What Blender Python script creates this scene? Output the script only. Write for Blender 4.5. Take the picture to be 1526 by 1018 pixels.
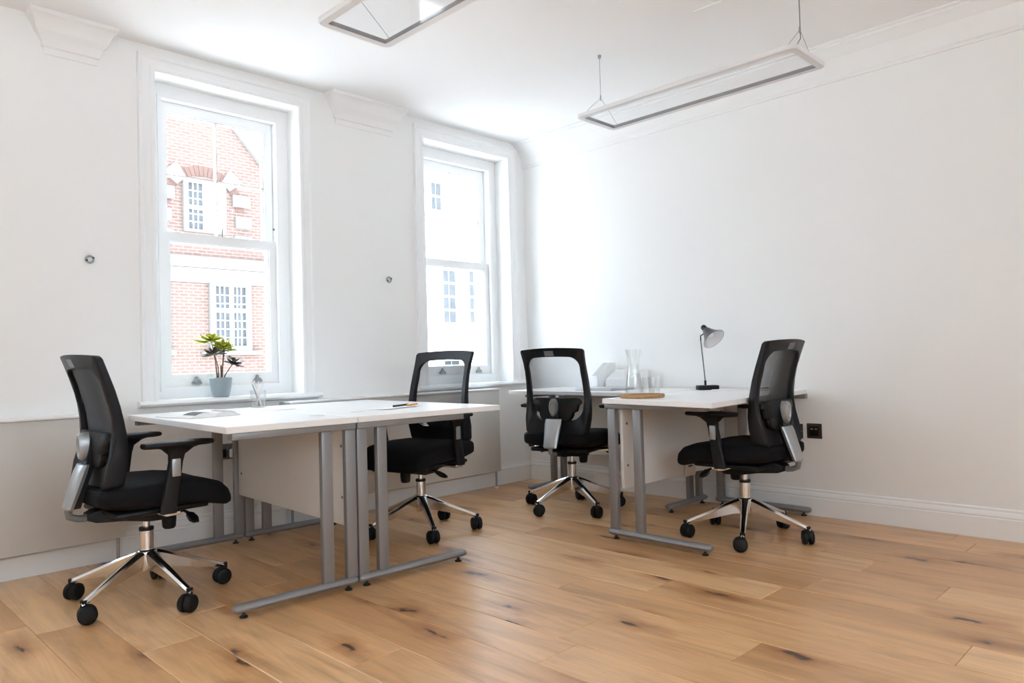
import bpy, bmesh, math, random
from mathutils import Vector, Matrix
for _o in list(bpy.data.objects):
    bpy.data.objects.remove(_o)
SC = bpy.context.scene
COL = SC.collection
PI = math.pi
R = math.radians

# ------------------------------------------------------------------ camera
F_PX, W_PX = 1091.07, 1526.0
def camera():
    a, b, c = 2.35270971 - PI, -0.02559719, -0.02693947
    Ry = Matrix(((math.cos(a), 0, math.sin(a)), (0, 1, 0), (-math.sin(a), 0, math.cos(a))))
    Rx = Matrix(((1, 0, 0), (0, math.cos(b), -math.sin(b)), (0, math.sin(b), math.cos(b))))
    Rz = Matrix(((math.cos(c), -math.sin(c), 0), (math.sin(c), math.cos(c), 0), (0, 0, 1)))
    R0 = Rz @ Rx @ Ry
    # columns of world->camera (camera: x right, y down, z forward)
    M = Matrix(((R0[0][0], R0[0][2], -R0[0][1]), (R0[1][0], R0[1][2], -R0[1][1]), (R0[2][0], R0[2][2], -R0[2][1])))
    B = Matrix(((1, 0, 0), (0, -1, 0), (0, 0, -1))) @ M          # Blender camera axes
    rot = B.transposed()
    cd = bpy.data.cameras.new('camera')
    co = bpy.data.objects.new('camera', cd)
    COL.objects.link(co)
    co.matrix_world = Matrix.Translation((-4.2744, -4.0665, 0.95)) @ rot.to_4x4()
    cd.sensor_width = 36.0
    cd.sensor_fit = 'HORIZONTAL'
    cd.lens = F_PX / W_PX * 36.0
    cd.clip_start = 0.02
    cd.clip_end = 300
    SC.camera = co
camera()

# ------------------------------------------------------------------ light and exposure
SKY = 1.0
EXPOSURE = 3.36
w = bpy.data.worlds.new('sky')
SC.world = w
w.use_nodes = True
bg = w.node_tree.nodes['Background']
bg.inputs['Color'].default_value = (0.74, 0.88, 1.0, 1)
bg.inputs['Strength'].default_value = SKY
# high sun along the street: it lights the pavements, not the two facades
sun = bpy.data.objects.new('sun', bpy.data.lights.new('sun', 'SUN'))
COL.objects.link(sun)
sun.data.energy = 6.5
sun.data.angle = R(1.0)
sun.data.color = (0.95, 0.98, 1.0)
sun.rotation_euler = Vector((-0.75, 0.03, -0.62)).to_track_quat('-Z', 'Y').to_euler()
SC.view_settings.view_transform = 'Standard'
SC.view_settings.look = 'None'
SC.view_settings.gamma = 1.0
SC.view_settings.use_curve_mapping = False
SC.view_settings.exposure = EXPOSURE
try:
    SC.cycles.use_denoising = True
    SC.cycles.max_bounces = 12
    SC.cycles.diffuse_bounces = 8
    SC.cycles.transparent_max_bounces = 16
    SC.cycles.sample_clamp_indirect = 8.0
    SC.cycles.caustics_reflective = False
    SC.cycles.caustics_refractive = False
except Exception:
    pass

# ------------------------------------------------------------------ materials
def new_mat(name):
    m = bpy.data.materials.new(name)
    m.use_nodes = True
    return m, m.node_tree.nodes, m.node_tree.links, m.node_tree.nodes['Principled BSDF']

def plain(name, col, rough=0.5, metal=0.0, spec=0.5, bump=0.0, scale=200.0, vary=0.0, coat=0.0):
    m, n, l, p = new_mat(name)
    p.inputs['Base Color'].default_value = (*col, 1)
    p.inputs['Roughness'].default_value = rough
    p.inputs['Metallic'].default_value = metal
    p.inputs['Specular IOR Level'].default_value = spec
    p.inputs['Coat Weight'].default_value = coat
    if bump or vary:
        tc = n.new('ShaderNodeTexCoord')
        nz = n.new('ShaderNodeTexNoise')
        nz.inputs['Scale'].default_value = scale
        nz.inputs['Detail'].default_value = 3
        l.new(tc.outputs['Object'], nz.inputs['Vector'])
        if bump:
            b = n.new('ShaderNodeBump')
            b.inputs['Strength'].default_value = bump
            b.inputs['Distance'].default_value = 0.002
            l.new(nz.outputs['Fac'], b.inputs['Height'])
            l.new(b.outputs['Normal'], p.inputs['Normal'])
        if vary:
            r = n.new('ShaderNodeMapRange')
            r.inputs['To Min'].default_value = 1 - vary
            r.inputs['To Max'].default_value = 1 + vary
            l.new(nz.outputs['Fac'], r.inputs['Value'])
            mx = n.new('ShaderNodeMix')
            mx.data_type = 'RGBA'
            mx.blend_type = 'MULTIPLY'
            mx.inputs[0].default_value = 1
            mx.inputs[6].default_value = (*col, 1)
            l.new(r.outputs['Result'], mx.inputs[7])
            l.new(mx.outputs[2], p.inputs['Base Color'])
    return m

def clear_glass(name, tint=(1, 1, 1), refl=0.06, rough=0.0, edge=0.35):
    """thin sheet of glass: straight-through transparency with a fresnel reflection"""
    m, n, l, p = new_mat(name)
    n.remove(p)
    out = n['Material Output']
    t = n.new('ShaderNodeBsdfTransparent')
    t.inputs['Color'].default_value = (*tint, 1)
    g = n.new('ShaderNodeBsdfGlossy')
    g.inputs['Roughness'].default_value = rough
    lw = n.new('ShaderNodeLayerWeight')
    lw.inputs['Blend'].default_value = 0.3
    mr = n.new('ShaderNodeMapRange')
    mr.inputs['To Min'].default_value = refl
    mr.inputs['To Max'].default_value = edge
    l.new(lw.outputs['Facing'], mr.inputs['Value'])
    mx = n.new('ShaderNodeMixShader')
    l.new(mr.outputs['Result'], mx.inputs[0])
    l.new(t.outputs[0], mx.inputs[1])
    l.new(g.outputs[0], mx.inputs[2])
    l.new(mx.outputs[0], out.inputs['Surface'])
    return m

def mesh_fabric(name):
    """open knitted chair mesh: threads that let light through between them"""
    m, n, l, p = new_mat(name)
    out = n['Material Output']
    p.inputs['Base Color'].default_value = (0.02, 0.02, 0.023, 1)
    p.inputs['Roughness'].default_value = 0.7
    t = n.new('ShaderNodeBsdfTransparent')
    lw = n.new('ShaderNodeLayerWeight')
    lw.inputs['Blend'].default_value = 0.5
    tc = n.new('ShaderNodeTexCoord')
    nz = n.new('ShaderNodeTexNoise')
    nz.inputs['Scale'].default_value = 900
    l.new(tc.outputs['Object'], nz.inputs['Vector'])
    mr = n.new('ShaderNodeMapRange')
    mr.inputs['To Min'].default_value = 0.12
    mr.inputs['To Max'].default_value = 1.0
    mr.inputs['From Max'].default_value = 0.66
    l.new(lw.outputs['Facing'], mr.inputs['Value'])
    ad = n.new('ShaderNodeMath')
    ad.operation = 'MULTIPLY_ADD'
    ad.inputs[1].default_value = 0.1
    l.new(nz.outputs['Fac'], ad.inputs[0])
    l.new(mr.outputs['Result'], ad.inputs[2])
    mx = n.new('ShaderNodeMixShader')
    l.new(ad.outputs[0], mx.inputs[0])
    l.new(t.outputs[0], mx.inputs[1])
    l.new(p.outputs[0], mx.inputs[2])
    l.new(mx.outputs[0], out.inputs['Surface'])
    return m

def oak():
    m, n, l, p = new_mat('oak')
    tc = n.new('ShaderNodeTexCoord')
    oi = n.new('ShaderNodeObjectInfo')
    sc = n.new('ShaderNodeVectorMath'); sc.operation = 'SCALE'
    cmb = n.new('ShaderNodeCombineXYZ')
    for i in range(3):
        l.new(oi.outputs['Random'], cmb.inputs[i])
    l.new(cmb.outputs[0], sc.inputs[0]); sc.inputs['Scale'].default_value = 41.0
    ad = n.new('ShaderNodeVectorMath'); ad.operation = 'ADD'
    l.new(tc.outputs['Object'], ad.inputs[0]); l.new(sc.outputs[0], ad.inputs[1])
    def mapping(sx, sy, sz=1):
        mp = n.new('ShaderNodeMapping')
        mp.inputs['Scale'].default_value = (sx, sy, sz)
        l.new(ad.outputs[0], mp.inputs['Vector'])
        return mp.outputs[0]
    def noise(vec, scale, detail=4, dist=0.0, rough=0.55):
        nz = n.new('ShaderNodeTexNoise')
        nz.inputs['Scale'].default_value = scale
        nz.inputs['Detail'].default_value = detail
        nz.inputs['Distortion'].default_value = dist
        nz.inputs['Roughness'].default_value = rough
        l.new(vec, nz.inputs['Vector'])
        return nz.outputs['Fac']
    def ramp(fac, stops):
        r = n.new('ShaderNodeValToRGB')
        e = r.color_ramp.elements
        while len(e) < len(stops):
            e.new(0.5)
        for k, (pos, c) in enumerate(stops):
            e[k].position = pos; e[k].color = (*c, 1) if len(c) == 3 else c
        l.new(fac, r.inputs[0])
        return r.outputs[0]
    def mix(fac, a, b, mode='MIX'):
        x = n.new('ShaderNodeMix'); x.data_type = 'RGBA'; x.blend_type = mode
        if isinstance(fac, float): x.inputs[0].default_value = fac
        else: l.new(fac, x.inputs[0])
        for s, v in ((6, a), (7, b)):
            if isinstance(v, tuple): x.inputs[s].default_value = (*v, 1)
            else: l.new(v, x.inputs[s])
        return x.outputs[2]
    tone = ramp(oi.outputs['Random'], [(0.0, (0.57, 0.305, 0.128)), (0.3, (0.75, 0.44, 0.205)), (0.55, (0.63, 0.342, 0.145)), (0.8, (0.81, 0.50, 0.25)), (1.0, (0.66, 0.362, 0.16))])
    fine = noise(mapping(1, 0.022), 190, 5, 0.5)
    broad = noise(mapping(1, 0.13), 11, 3, 1.2)
    cath = noise(mapping(1, 0.09), 5, 2, 2.5)
    c1 = mix(0.34, tone, ramp(fine, [(0.25, (0.72, 0.70, 0.68)), (0.55, (1.0, 1.0, 1.0)), (0.8, (1.14, 1.13, 1.12))]), 'MULTIPLY')
    c2 = mix(0.9, c1, ramp(broad, [(0.3, (0.74, 0.69, 0.64)), (0.5, (1, 1, 1)), (0.75, (1.14, 1.15, 1.16))]), 'MULTIPLY')
    c3 = mix(0.4, c2, ramp(cath, [(0.42, (1, 1, 1)), (0.48, (0.75, 0.70, 0.66)), (0.54, (1, 1, 1)), (0.6, (0.82, 0.78, 0.74)), (0.66, (1, 1, 1))]), 'MULTIPLY')
    # knots
    vo = n.new('ShaderNodeTexVoronoi')
    vo.voronoi_dimensions = '2D'
    vo.inputs['Scale'].default_value = 2.5
    wob = n.new('ShaderNodeTexNoise'); wob.inputs['Scale'].default_value = 9
    l.new(ad.outputs[0], wob.inputs['Vector'])
    mv = n.new('ShaderNodeVectorMath'); mv.operation = 'MULTIPLY_ADD'
    l.new(wob.outputs['Color'], mv.inputs[0]); mv.inputs[1].default_value = (0.10, 0.10, 0)
    l.new(mapping(1.15, 0.42), mv.inputs[2])
    l.new(mv.outputs[0], vo.inputs['Vector'])
    kn = n.new('ShaderNodeMath'); kn.operation = 'MULTIPLY_ADD'; kn.inputs[1].default_value = 0.10; 
    l.new(fine, kn.inputs[0]); l.new(vo.outputs['Distance'], kn.inputs[2])
    halo = ramp(kn.outputs[0], [(0.065, (0.34, 0.21, 0.12)), (0.12, (0.70, 0.55, 0.42)), (0.25, (1, 1, 1))])
    core = ramp(kn.outputs[0], [(0.070, (1, 1, 1)), (0.088, (0, 0, 0))])
    c4 = mix(0.85, c3, halo, 'MULTIPLY')
    c5 = mix(core, c4, (0.045, 0.022, 0.012))
    # long mineral streaks
    st = noise(mapping(1, 0.16), 7, 2, 1.0)
    stf = ramp(st, [(0.69, (0, 0, 0)), (0.82, (0.42, 0.42, 0.42))])
    c6 = mix(stf, c5, (0.22, 0.11, 0.045))
    l.new(c6, p.inputs['Base Color'])
    rr = n.new('ShaderNodeMapRange'); rr.inputs['To Min'].default_value = 0.36; rr.inputs['To Max'].default_value = 0.46
    l.new(fine, rr.inputs['Value']); l.new(rr.outputs[0], p.inputs['Roughness'])
    b = n.new('ShaderNodeBump'); b.inputs['Strength'].default_value = 0.12; b.inputs['Distance'].default_value = 0.001
    l.new(fine, b.inputs['Height']); l.new(b.outputs[0], p.inputs['Normal'])
    p.inputs['Specular IOR Level'].default_value = 0.5
    p.inputs['Coat Weight'].default_value = 0.6
    p.inputs['Coat IOR'].default_value = 1.5
    p.inputs['Coat Roughness'].default_value = 0.33
    return m

def brick_mat():
    m, n, l, p = new_mat('red_brick')
    tc = n.new('ShaderNodeTexCoord')
    sp = n.new('ShaderNodeSeparateXYZ'); cb = n.new('ShaderNodeCombineXYZ')
    l.new(tc.outputs['Object'], sp.inputs[0])
    l.new(sp.outputs[0], cb.inputs[0]); l.new(sp.outputs[2], cb.inputs[1])
    bt = n.new('ShaderNodeTexBrick')
    bt.inputs['Scale'].default_value = 1.0
    bt.inputs['Brick Width'].default_value = 0.225
    bt.inputs['Row Height'].default_value = 0.078
    bt.inputs['Mortar Size'].default_value = 0.010
    bt.inputs['Mortar Smooth'].default_value = 0.2
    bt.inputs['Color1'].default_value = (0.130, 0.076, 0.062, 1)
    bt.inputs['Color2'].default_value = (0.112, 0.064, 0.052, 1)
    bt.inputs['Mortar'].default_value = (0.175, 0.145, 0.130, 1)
    l.new(cb.outputs[0], bt.inputs['Vector'])
    l.new(bt.outputs['Color'], p.inputs['Base Color'])
    p.inputs['Roughness'].default_value = 0.9
    return m

def cork_mat():
    return plain('cork', (0.45, 0.25, 0.11), 0.8, vary=0.35, scale=90, bump=0.3)

def leaf_mat(name, col, tip, rough=0.45):
    m, n, l, p = new_mat(name)
    tc = n.new('ShaderNodeTexCoord')
    sp = n.new('ShaderNodeSeparateXYZ')
    l.new(tc.outputs['Object'], sp.inputs[0])
    mr = n.new('ShaderNodeMapRange'); mr.inputs['From Max'].default_value = 0.05
    l.new(sp.outputs[0], mr.inputs['Value'])
    mx = n.new('ShaderNodeMix'); mx.data_type = 'RGBA'
    mx.inputs[6].default_value = (*col, 1); mx.inputs[7].default_value = (*tip, 1)
    l.new(mr.outputs[0], mx.inputs[0]); l.new(mx.outputs[2], p.inputs['Base Color'])
    p.inputs['Roughness'].default_value = rough
    return m

M = {
    'wall': plain('wall_paint', (0.86, 0.86, 0.855), 0.9, spec=0.2, bump=0.05, scale=60),
    'ceiling': plain('ceiling_paint', (0.88, 0.88, 0.88), 0.95, spec=0.1),
    'trim': plain('gloss_white_paint', (0.86, 0.865, 0.87), 0.35, spec=0.4),
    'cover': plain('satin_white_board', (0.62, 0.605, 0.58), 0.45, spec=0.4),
    'desk': plain('white_laminate', (0.86, 0.86, 0.87), 0.32, spec=0.5),
    'desk_edge': plain('white_edge_band', (0.80, 0.80, 0.80), 0.45),
    'panel': plain('pale_grey_laminate', (0.75, 0.74, 0.73), 0.5),
    'steel': plain('silver_grey_paint', (0.265, 0.265, 0.275), 0.42, metal=0.35),
    'dark_steel': plain('black_steel', (0.03, 0.03, 0.032), 0.45, metal=0.3),
    'chrome': plain('polished_aluminium', (0.78, 0.78, 0.79), 0.16, metal=1.0),
    'silver': plain('satin_silver_plastic', (0.37, 0.385, 0.40), 0.36, metal=0.6),
    'grey_plastic': plain('grey_plastic', (0.16, 0.17, 0.18), 0.4),
    'black': plain('black_plastic', (0.007, 0.007, 0.008), 0.45, spec=0.28),
    'frame': plain('black_back_frame', (0.0085, 0.0085, 0.011), 0.42, spec=0.3),
    'fabric': plain('black_fabric', (0.0075, 0.0072, 0.0085), 0.85, spec=0.15, bump=0.4, scale=500),
    'mesh': mesh_fabric('chair_mesh'),
    'rubber': plain('black_rubber', (0.006, 0.006, 0.0065), 0.55, spec=0.3),
    'glass': clear_glass('window_glass', (0.99, 0.995, 0.995), 0.04, 0.0, 0.3),
    'tumbler': clear_glass('drinking_glass', (0.988, 0.992, 0.992), 0.04, 0.02, 0.32),
    'water': clear_glass('water', (0.965, 0.975, 0.98), 0.04, 0.0, 0.4),
    'acrylic': clear_glass('clear_acrylic', (0.97, 0.97, 0.975), 0.03, 0.05, 0.10),
    'oak': oak(),
    'sub': plain('dark_underlay', (0.03, 0.02, 0.012), 0.9),
    'brick': brick_mat(),
    'red': plain('red_rubbed_brick', (0.10, 0.053, 0.042), 0.85, vary=0.2, scale=20),
    'stone': plain('pale_stone', (0.17, 0.166, 0.16), 0.85, vary=0.06, scale=6),
    'stucco': plain('white_stucco', (0.82, 0.80, 0.77), 0.9, vary=0.04, scale=3),
    'far_frame': plain('white_far_joinery', (0.8, 0.8, 0.8), 0.6),
    'far_pane': plain('dark_far_pane', (0.055, 0.06, 0.066), 0.35, spec=0.2, vary=0.5, scale=4),
    'asphalt': plain('pale_paving', (0.50, 0.505, 0.51), 0.9, vary=0.2, scale=8),
    'tree': plain('tree_green', (0.10, 0.16, 0.09), 0.8, vary=0.4, scale=9),
    'bark': plain('bark', (0.10, 0.07, 0.05), 0.9),
    'pot': plain('blue_grey_glaze', (0.30, 0.36, 0.385), 0.42, spec=0.4),
    'soil': plain('soil', (0.035, 0.024, 0.017), 0.95, bump=0.6, scale=120),
    'file_white': plain('white_card', (0.9, 0.9, 0.9), 0.6),
    'stem': plain('aeonium_stem', (0.16, 0.10, 0.06), 0.7, vary=0.3, scale=80),
    'leaf_green': leaf_mat('yellow_green_leaf', (0.30, 0.36, 0.02), (0.55, 0.56, 0.04)),
    'leaf_mid': leaf_mat('green_leaf', (0.13, 0.20, 0.025), (0.40, 0.45, 0.05)),
    'leaf_dark': leaf_mat('dusky_brown_leaf', (0.085, 0.095, 0.045), (0.15, 0.105, 0.085)),
    'paper': plain('paper', (0.84, 0.83, 0.82), 0.8),
    'print': plain('grey_print_and_shade', (0.11, 0.105, 0.105), 0.7, vary=0.8, scale=70),  # print tone kept dark to paint shade on the curled page ends too
    'bronze': plain('dark_bronze_plate', (0.075, 0.055, 0.042), 0.4, metal=0.7),
    'beige': plain('beige_plate', (0.62, 0.57, 0.50), 0.5),
    'grey_plate': plain('grey_metal_plate', (0.17, 0.17, 0.175), 0.45),
    'white_plastic': plain('white_plastic', (0.82, 0.82, 0.82), 0.4),
    'cork': cork_mat(),
    'lamp': plain('dark_grey_enamel', (0.045, 0.045, 0.05), 0.35, spec=0.5),
    'lamp_in': plain('white_enamel', (0.72, 0.71, 0.72), 0.5),
    'orange': plain('orange_pencil', (0.75, 0.33, 0.03), 0.4),
    'wood': plain('bare_pencil_wood', (0.55, 0.36, 0.2), 0.7),
    'pink': plain('pale_pink_pencil', (0.78, 0.60, 0.58), 0.5),
    'laptop': plain('silver_aluminium', (0.55, 0.56, 0.58), 0.35, metal=0.7),
    'book': plain('dark_blue_grey_cover', (0.08, 0.085, 0.10), 0.5),
    'frame_light': plain('white_light_frame', (0.74, 0.74, 0.75), 0.45),
    'wire': plain('grey_wire', (0.30, 0.30, 0.31), 0.4, metal=0.5),
}

# ------------------------------------------------------------------ mesh helpers
class MB:
    def __init__(s):
        s.bm = bmesh.new()
    def _xf(s, vs, m):
        if m is not None:
            bmesh.ops.transform(s.bm, matrix=m, verts=vs)
    def box(s, c, d, bev=0.0, seg=2, m=None):
        r = bmesh.ops.create_cube(s.bm, size=1.0)
        vs = r['verts']
        for v in vs:
            v.co = Vector((v.co.x * d[0] + c[0], v.co.y * d[1] + c[1], v.co.z * d[2] + c[2]))
        if bev > 0:
            es = list({e for v in vs for e in v.link_edges})
            rr = bmesh.ops.bevel(s.bm, geom=es, offset=bev, segments=seg, profile=0.5, affect='EDGES', clamp_overlap=True)
            vs = list({v for f in rr['faces'] for v in f.verts} | {v for v in vs if v.is_valid})
            seen = set(vs); st = list(vs)
            while st:
                for e in st.pop().link_edges:
                    for v in e.verts:
                        if v not in seen:
                            seen.add(v); st.append(v)
            vs = list(seen)
        s._xf(vs, m)
        return s
    def loft(s, rings, caps=True, closed=True, loop=False):
        rows = [[s.bm.verts.new(p) for p in r] for r in rings]
        n = len(rows[0])
        last = len(rows) if loop else len(rows) - 1
        for i in range(last):
            a, b = rows[i], rows[(i + 1) % len(rows)]
            for j in range(n if closed else n - 1):
                k = (j + 1) % n
                s.bm.faces.new((a[j], a[k], b[k], b[j]))
        if caps and closed and not loop:
            s.bm.faces.new(list(reversed(rows[0])))
            s.bm.faces.new(rows[-1])
        return s
    def tube(s, pts, r, seg=10):
        pts = [Vector(p) for p in pts]
        rs = r if isinstance(r, (list, tuple)) else [r] * len(pts)
        up = Vector((0, 0, 1))
        rings = []
        prev = None
        for i, p in enumerate(pts):
            t = (pts[min(i + 1, len(pts) - 1)] - pts[max(i - 1, 0)]).normalized()
            if prev is None:
                a = t.cross(up)
                if a.length < 1e-3:
                    a = t.cross(Vector((1, 0, 0)))
            else:
                a = prev - t * prev.dot(t)
            a.normalize(); prev = a
            b = t.cross(a)
            rings.append([p + (a * math.cos(2 * PI * k / seg) + b * math.sin(2 * PI * k / seg)) * rs[i] for k in range(seg)])
        return s.loft(rings)
    def lathe(s, prof, seg=24, c=(0, 0, 0), m=None):
        """prof (r, z); r 0 at an end closes it"""
        rows = []
        made = []
        for r, z in prof:
            if r < 1e-6:
                v = s.bm.verts.new((c[0], c[1], c[2] + z)); rows.append([v]); made.append(v)
            else:
                row = [s.bm.verts.new((c[0] + r * math.cos(2 * PI * k / seg), c[1] + r * math.sin(2 * PI * k / seg), c[2] + z)) for k in range(seg)]
                rows.append(row); made += row
        for a, b in zip(rows, rows[1:]):
            for k in range(seg):
                j = (k + 1) % seg
                if len(a) == 1 and len(b) > 1: s.bm.faces.new((a[0], b[j], b[k]))
                elif len(b) == 1 and len(a) > 1: s.bm.faces.new((a[k], a[j], b[0]))
                elif len(a) > 1: s.bm.faces.new((a[k], a[j], b[j], b[k]))
        s._xf(made, m)
        return s
    def prism(s, poly, fn, d0, d1):
        """poly of (u,v); fn(u,v,d) -> point; extruded from d0 to d1"""
        return s.loft([[fn(u, v, d0) for u, v in poly], [fn(u, v, d1) for u, v in poly]])

def put(name, mb, mat, parent=None, loc=None, rotz=0.0, smooth=True, angle=38, kind=None, label=None, cat=None, group=None):
    me = bpy.data.meshes.new(name)
    bmesh.ops.recalc_face_normals(mb.bm, faces=mb.bm.faces)
    mb.bm.to_mesh(me); mb.bm.free()
    if smooth and len(me.polygons):
        me.polygons.foreach_set('use_smooth', [True] * len(me.polygons))
        me.set_sharp_from_angle(angle=R(angle))
    me.materials.append(M[mat] if isinstance(mat, str) else mat)
    return put_mesh(name, me, parent, loc, rotz, kind, label, cat, group)

def put_mesh(name, me, parent=None, loc=None, rotz=0.0, kind=None, label=None, cat=None, group=None):
    o = bpy.data.objects.new(name, me)
    COL.objects.link(o)
    if parent is not None: o.parent = parent
    if loc is not None: o.location = loc
    if rotz: o.rotation_euler = (0, 0, rotz)
    if kind: o['kind'] = kind
    if label: o['label'] = label
    if cat: o['category'] = cat
    if group: o['group'] = group
    return o

def thing(name, label, cat=None, loc=(0, 0, 0), rotz=0.0, group=None, kind=None):
    o = bpy.data.objects.new(name, None)
    COL.objects.link(o)
    o.empty_display_size = 0.1
    o.location = loc; o.rotation_euler = (0, 0, rotz)
    o['label'] = label
    if cat: o['category'] = cat
    if group: o['group'] = group
    if kind: o['kind'] = kind
    return o

def ring_xz(x0, x1, z0, z1, ix0, ix1, iz0, iz1, y0, y1):
    """rectangular frame in the xz plane as one piece"""
    o = [(x0, z0), (x1, z0), (x1, z1), (x0, z1)]
    i = [(ix0, iz0), (ix1, iz0), (ix1, iz1), (ix0, iz1)]
    mb = MB()
    rings = []
    for a, b in zip(o, i):
        rings.append([(a[0], y0, a[1]), (a[0], y1, a[1]), (b[0], y1, b[1]), (b[0], y0, b[1])])
    return mb.loft(rings, loop=True)

# ------------------------------------------------------------------ room shell
CEIL = 2.68
RX0, RY0 = -6.7, -6.0          # far sides of the room, behind the camera
WT = 0.36                      # window wall thickness
PITCH = 1.815
W1X0, W1X1 = -2.845, -2.002
WZ0, WZ1 = 0.785, 2.545
WINS = [(W1X0 + PITCH * k, W1X1 + PITCH * k) for k in (-2, -1, 0, 1)]

sub = MB().box(((RX0 + 0) / 2, (RY0 + 0) / 2, -0.11), (-RX0 + 0.6, -RY0 + 0.6, 0.18))
floor = put('floor', sub, 'sub', kind='structure', smooth=False, label='honey oak plank floor with dark knots under all the furniture')

def planks():
    rnd = random.Random(11)
    rows = []
    x = 0.0
    edges = [0.0]
    base = -0.165
    while base > RX0:
        edges.append(base); base -= 0.2025
    edges.append(RX0)
    # joints read off the photograph (x of the row, y of the end joint)
    seen = [(-1.46, -2.715), (-0.83, -2.868), (-1.02, -3.213), (-1.65, -3.426), (-2.07, -2.914), (-2.28, -2.38), (-1.89, -2.023), (-1.69, -2.326), (-2.84, -2.048)]
    for a, b in zip(edges, edges[1:]):
        cx = (a + b) / 2
        js = [y for (xx, y) in seen if abs(xx - cx) < 0.1]
        cuts = [0.0]
        if js:
            ys = sorted(js, reverse=True)
            L = rnd.uniform(1.55, 2.15)
            up = ys[0]
            tmp = []
            while up < -0.35:
                tmp.append(up); up += L
            cuts += sorted(tmp, reverse=True)
            for y in ys[1:]:
                if y < cuts[-1] - 0.4: cuts.append(y)
        else:
            cuts.append(-rnd.uniform(0.4, 2.0))
        while cuts[-1] > RY0 + 0.3:
            cuts.append(max(RY0, cuts[-1] - rnd.uniform(1.5, 2.2)))
        if cuts[-1] > RY0: cuts.append(RY0)
        for y1, y0 in zip(cuts, cuts[1:]):
            if y1 - y0 < 0.02: continue
            w, d = abs(b - a), y1 - y0
            c, g = 0.0018, 0.0006
            hx, hy = w / 2 - g, d / 2 - g
            mb = MB()
            mb.loft([[(-hx, -hy, -0.02), (hx, -hy, -0.02), (hx, hy, -0.02), (-hx, hy, -0.02)],
                     [(-hx, -hy, -c), (hx, -hy, -c), (hx, hy, -c), (-hx, hy, -c)],
                     [(-hx + c, -hy + c, 0), (hx - c, -hy + c, 0), (hx - c, hy - c, 0), (-hx + c, hy - c, 0)]])
            put('plank', mb, 'oak', parent=floor, loc=(cx, (y0 + y1) / 2, 0), smooth=False)
planks()

def opened_wall(name, xs, zs, y0, y1, label):
    """a wall along x with openings between xs[1]-xs[2], xs[3]-xs[4] ... built as one piece"""
    bm = bmesh.new()
    solid = lambda i, k: not (k == 1 and i % 2 == 1)
    V = {}
    def v(i, j, k):
        if (i, j, k) not in V:
            V[(i, j, k)] = bm.verts.new((xs[i], (y0, y1)[j], zs[k]))
        return V[(i, j, k)]
    nx, nz = len(xs) - 1, 3
    for i in range(nx):
        for k in range(nz):
            if not solid(i, k): continue
            bm.faces.new((v(i, 0, k), v(i + 1, 0, k), v(i + 1, 0, k + 1), v(i, 0, k + 1)))
            bm.faces.new((v(i, 1, k), v(i, 1, k + 1), v(i + 1, 1, k + 1), v(i + 1, 1, k)))
            for (di, dk, e) in ((-1, 0, ((0, 0), (0, 1))), (1, 0, ((1, 0), (1, 1))), (0, -1, ((0, 0), (1, 0))), (0, 1, ((0, 1), (1, 1)))):
                ni, nk = i + di, k + dk
                if 0 <= ni < nx and 0 <= nk < nz and solid(ni, nk): continue
                (a, b), (c, d) = e
                bm.faces.new((v(i + a, 0, k + b), v(i + c, 0, k + d), v(i + c, 1, k + d), v(i + a, 1, k + b)))
    mb = MB(); mb.bm.free(); mb.bm = bm
    put(name, mb, 'wall', kind='structure', smooth=False, label=label)
_xs = [RX0 - 0.2]
for a, b in WINS: _xs += [a, b]
opened_wall('wall_left', _xs + [0.2], [-0.2, WZ0, WZ1, CEIL + 0.15], 0.0, WT, 'white wall with the two sash windows and plaster brackets')
# broad windows added in the unseen rear wall to let in fill light
REAR_FILL = [(-6.4, -4.6), (-4.2, -2.4)]
RZ0, RZ1 = 1.35, 2.55
_xs = [RX0 - 0.2]
for a, b in REAR_FILL: _xs += [a, b]
opened_wall('wall_rear', _xs + [0.2], [-0.2, RZ0, RZ1, CEIL + 0.15], RY0 - 0.3, RY0, 'white wall with broad windows added for fill light opposite the sash windows, out of view')
put('wall_right', MB().box((0.1, RY0 / 2 - 0.1, CEIL / 2), (0.2, -RY0 + 0.2, CEIL + 0.3)), 'wall', kind='structure', smooth=False, label='blank white wall behind the desk lamp')
put('wall_side', MB().box((RX0 - 0.1, RY0 / 2 - 0.1, CEIL / 2), (0.2, -RY0 + 0.2, CEIL + 0.3)), 'wall', kind='structure', smooth=False, label='plain white end wall, out of view')
put('ceiling', MB().box((RX0 / 2, RY0 / 2, CEIL + 0.1), (-RX0, -RY0, 0.2)), 'ceiling', kind='structure', smooth=False, label='flat white ceiling above the hanging light frames')

def cornice():
    prof = [(0, 2.49), (-0.012, 2.49), (-0.014, 2.505), (-0.022, 2.512), (-0.024, 2.522), (-0.020, 2.545), (-0.028, 2.575), (-0.045, 2.60), (-0.048, 2.612), (-0.060, 2.618), (-0.075, 2.64), (-0.105, 2.655), (-0.108, 2.668), (-0.128, 2.670), (-0.128, CEIL), (0, CEIL)]
    mb = MB()
    mb.loft([[(x, y, z) for x, z in prof] for y in (0.0, RY0)])
    put('trim_1', mb, 'wall', kind='structure', angle=30, label='moulded plaster cornice along the top of the blank wall')
cornice()

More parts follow.
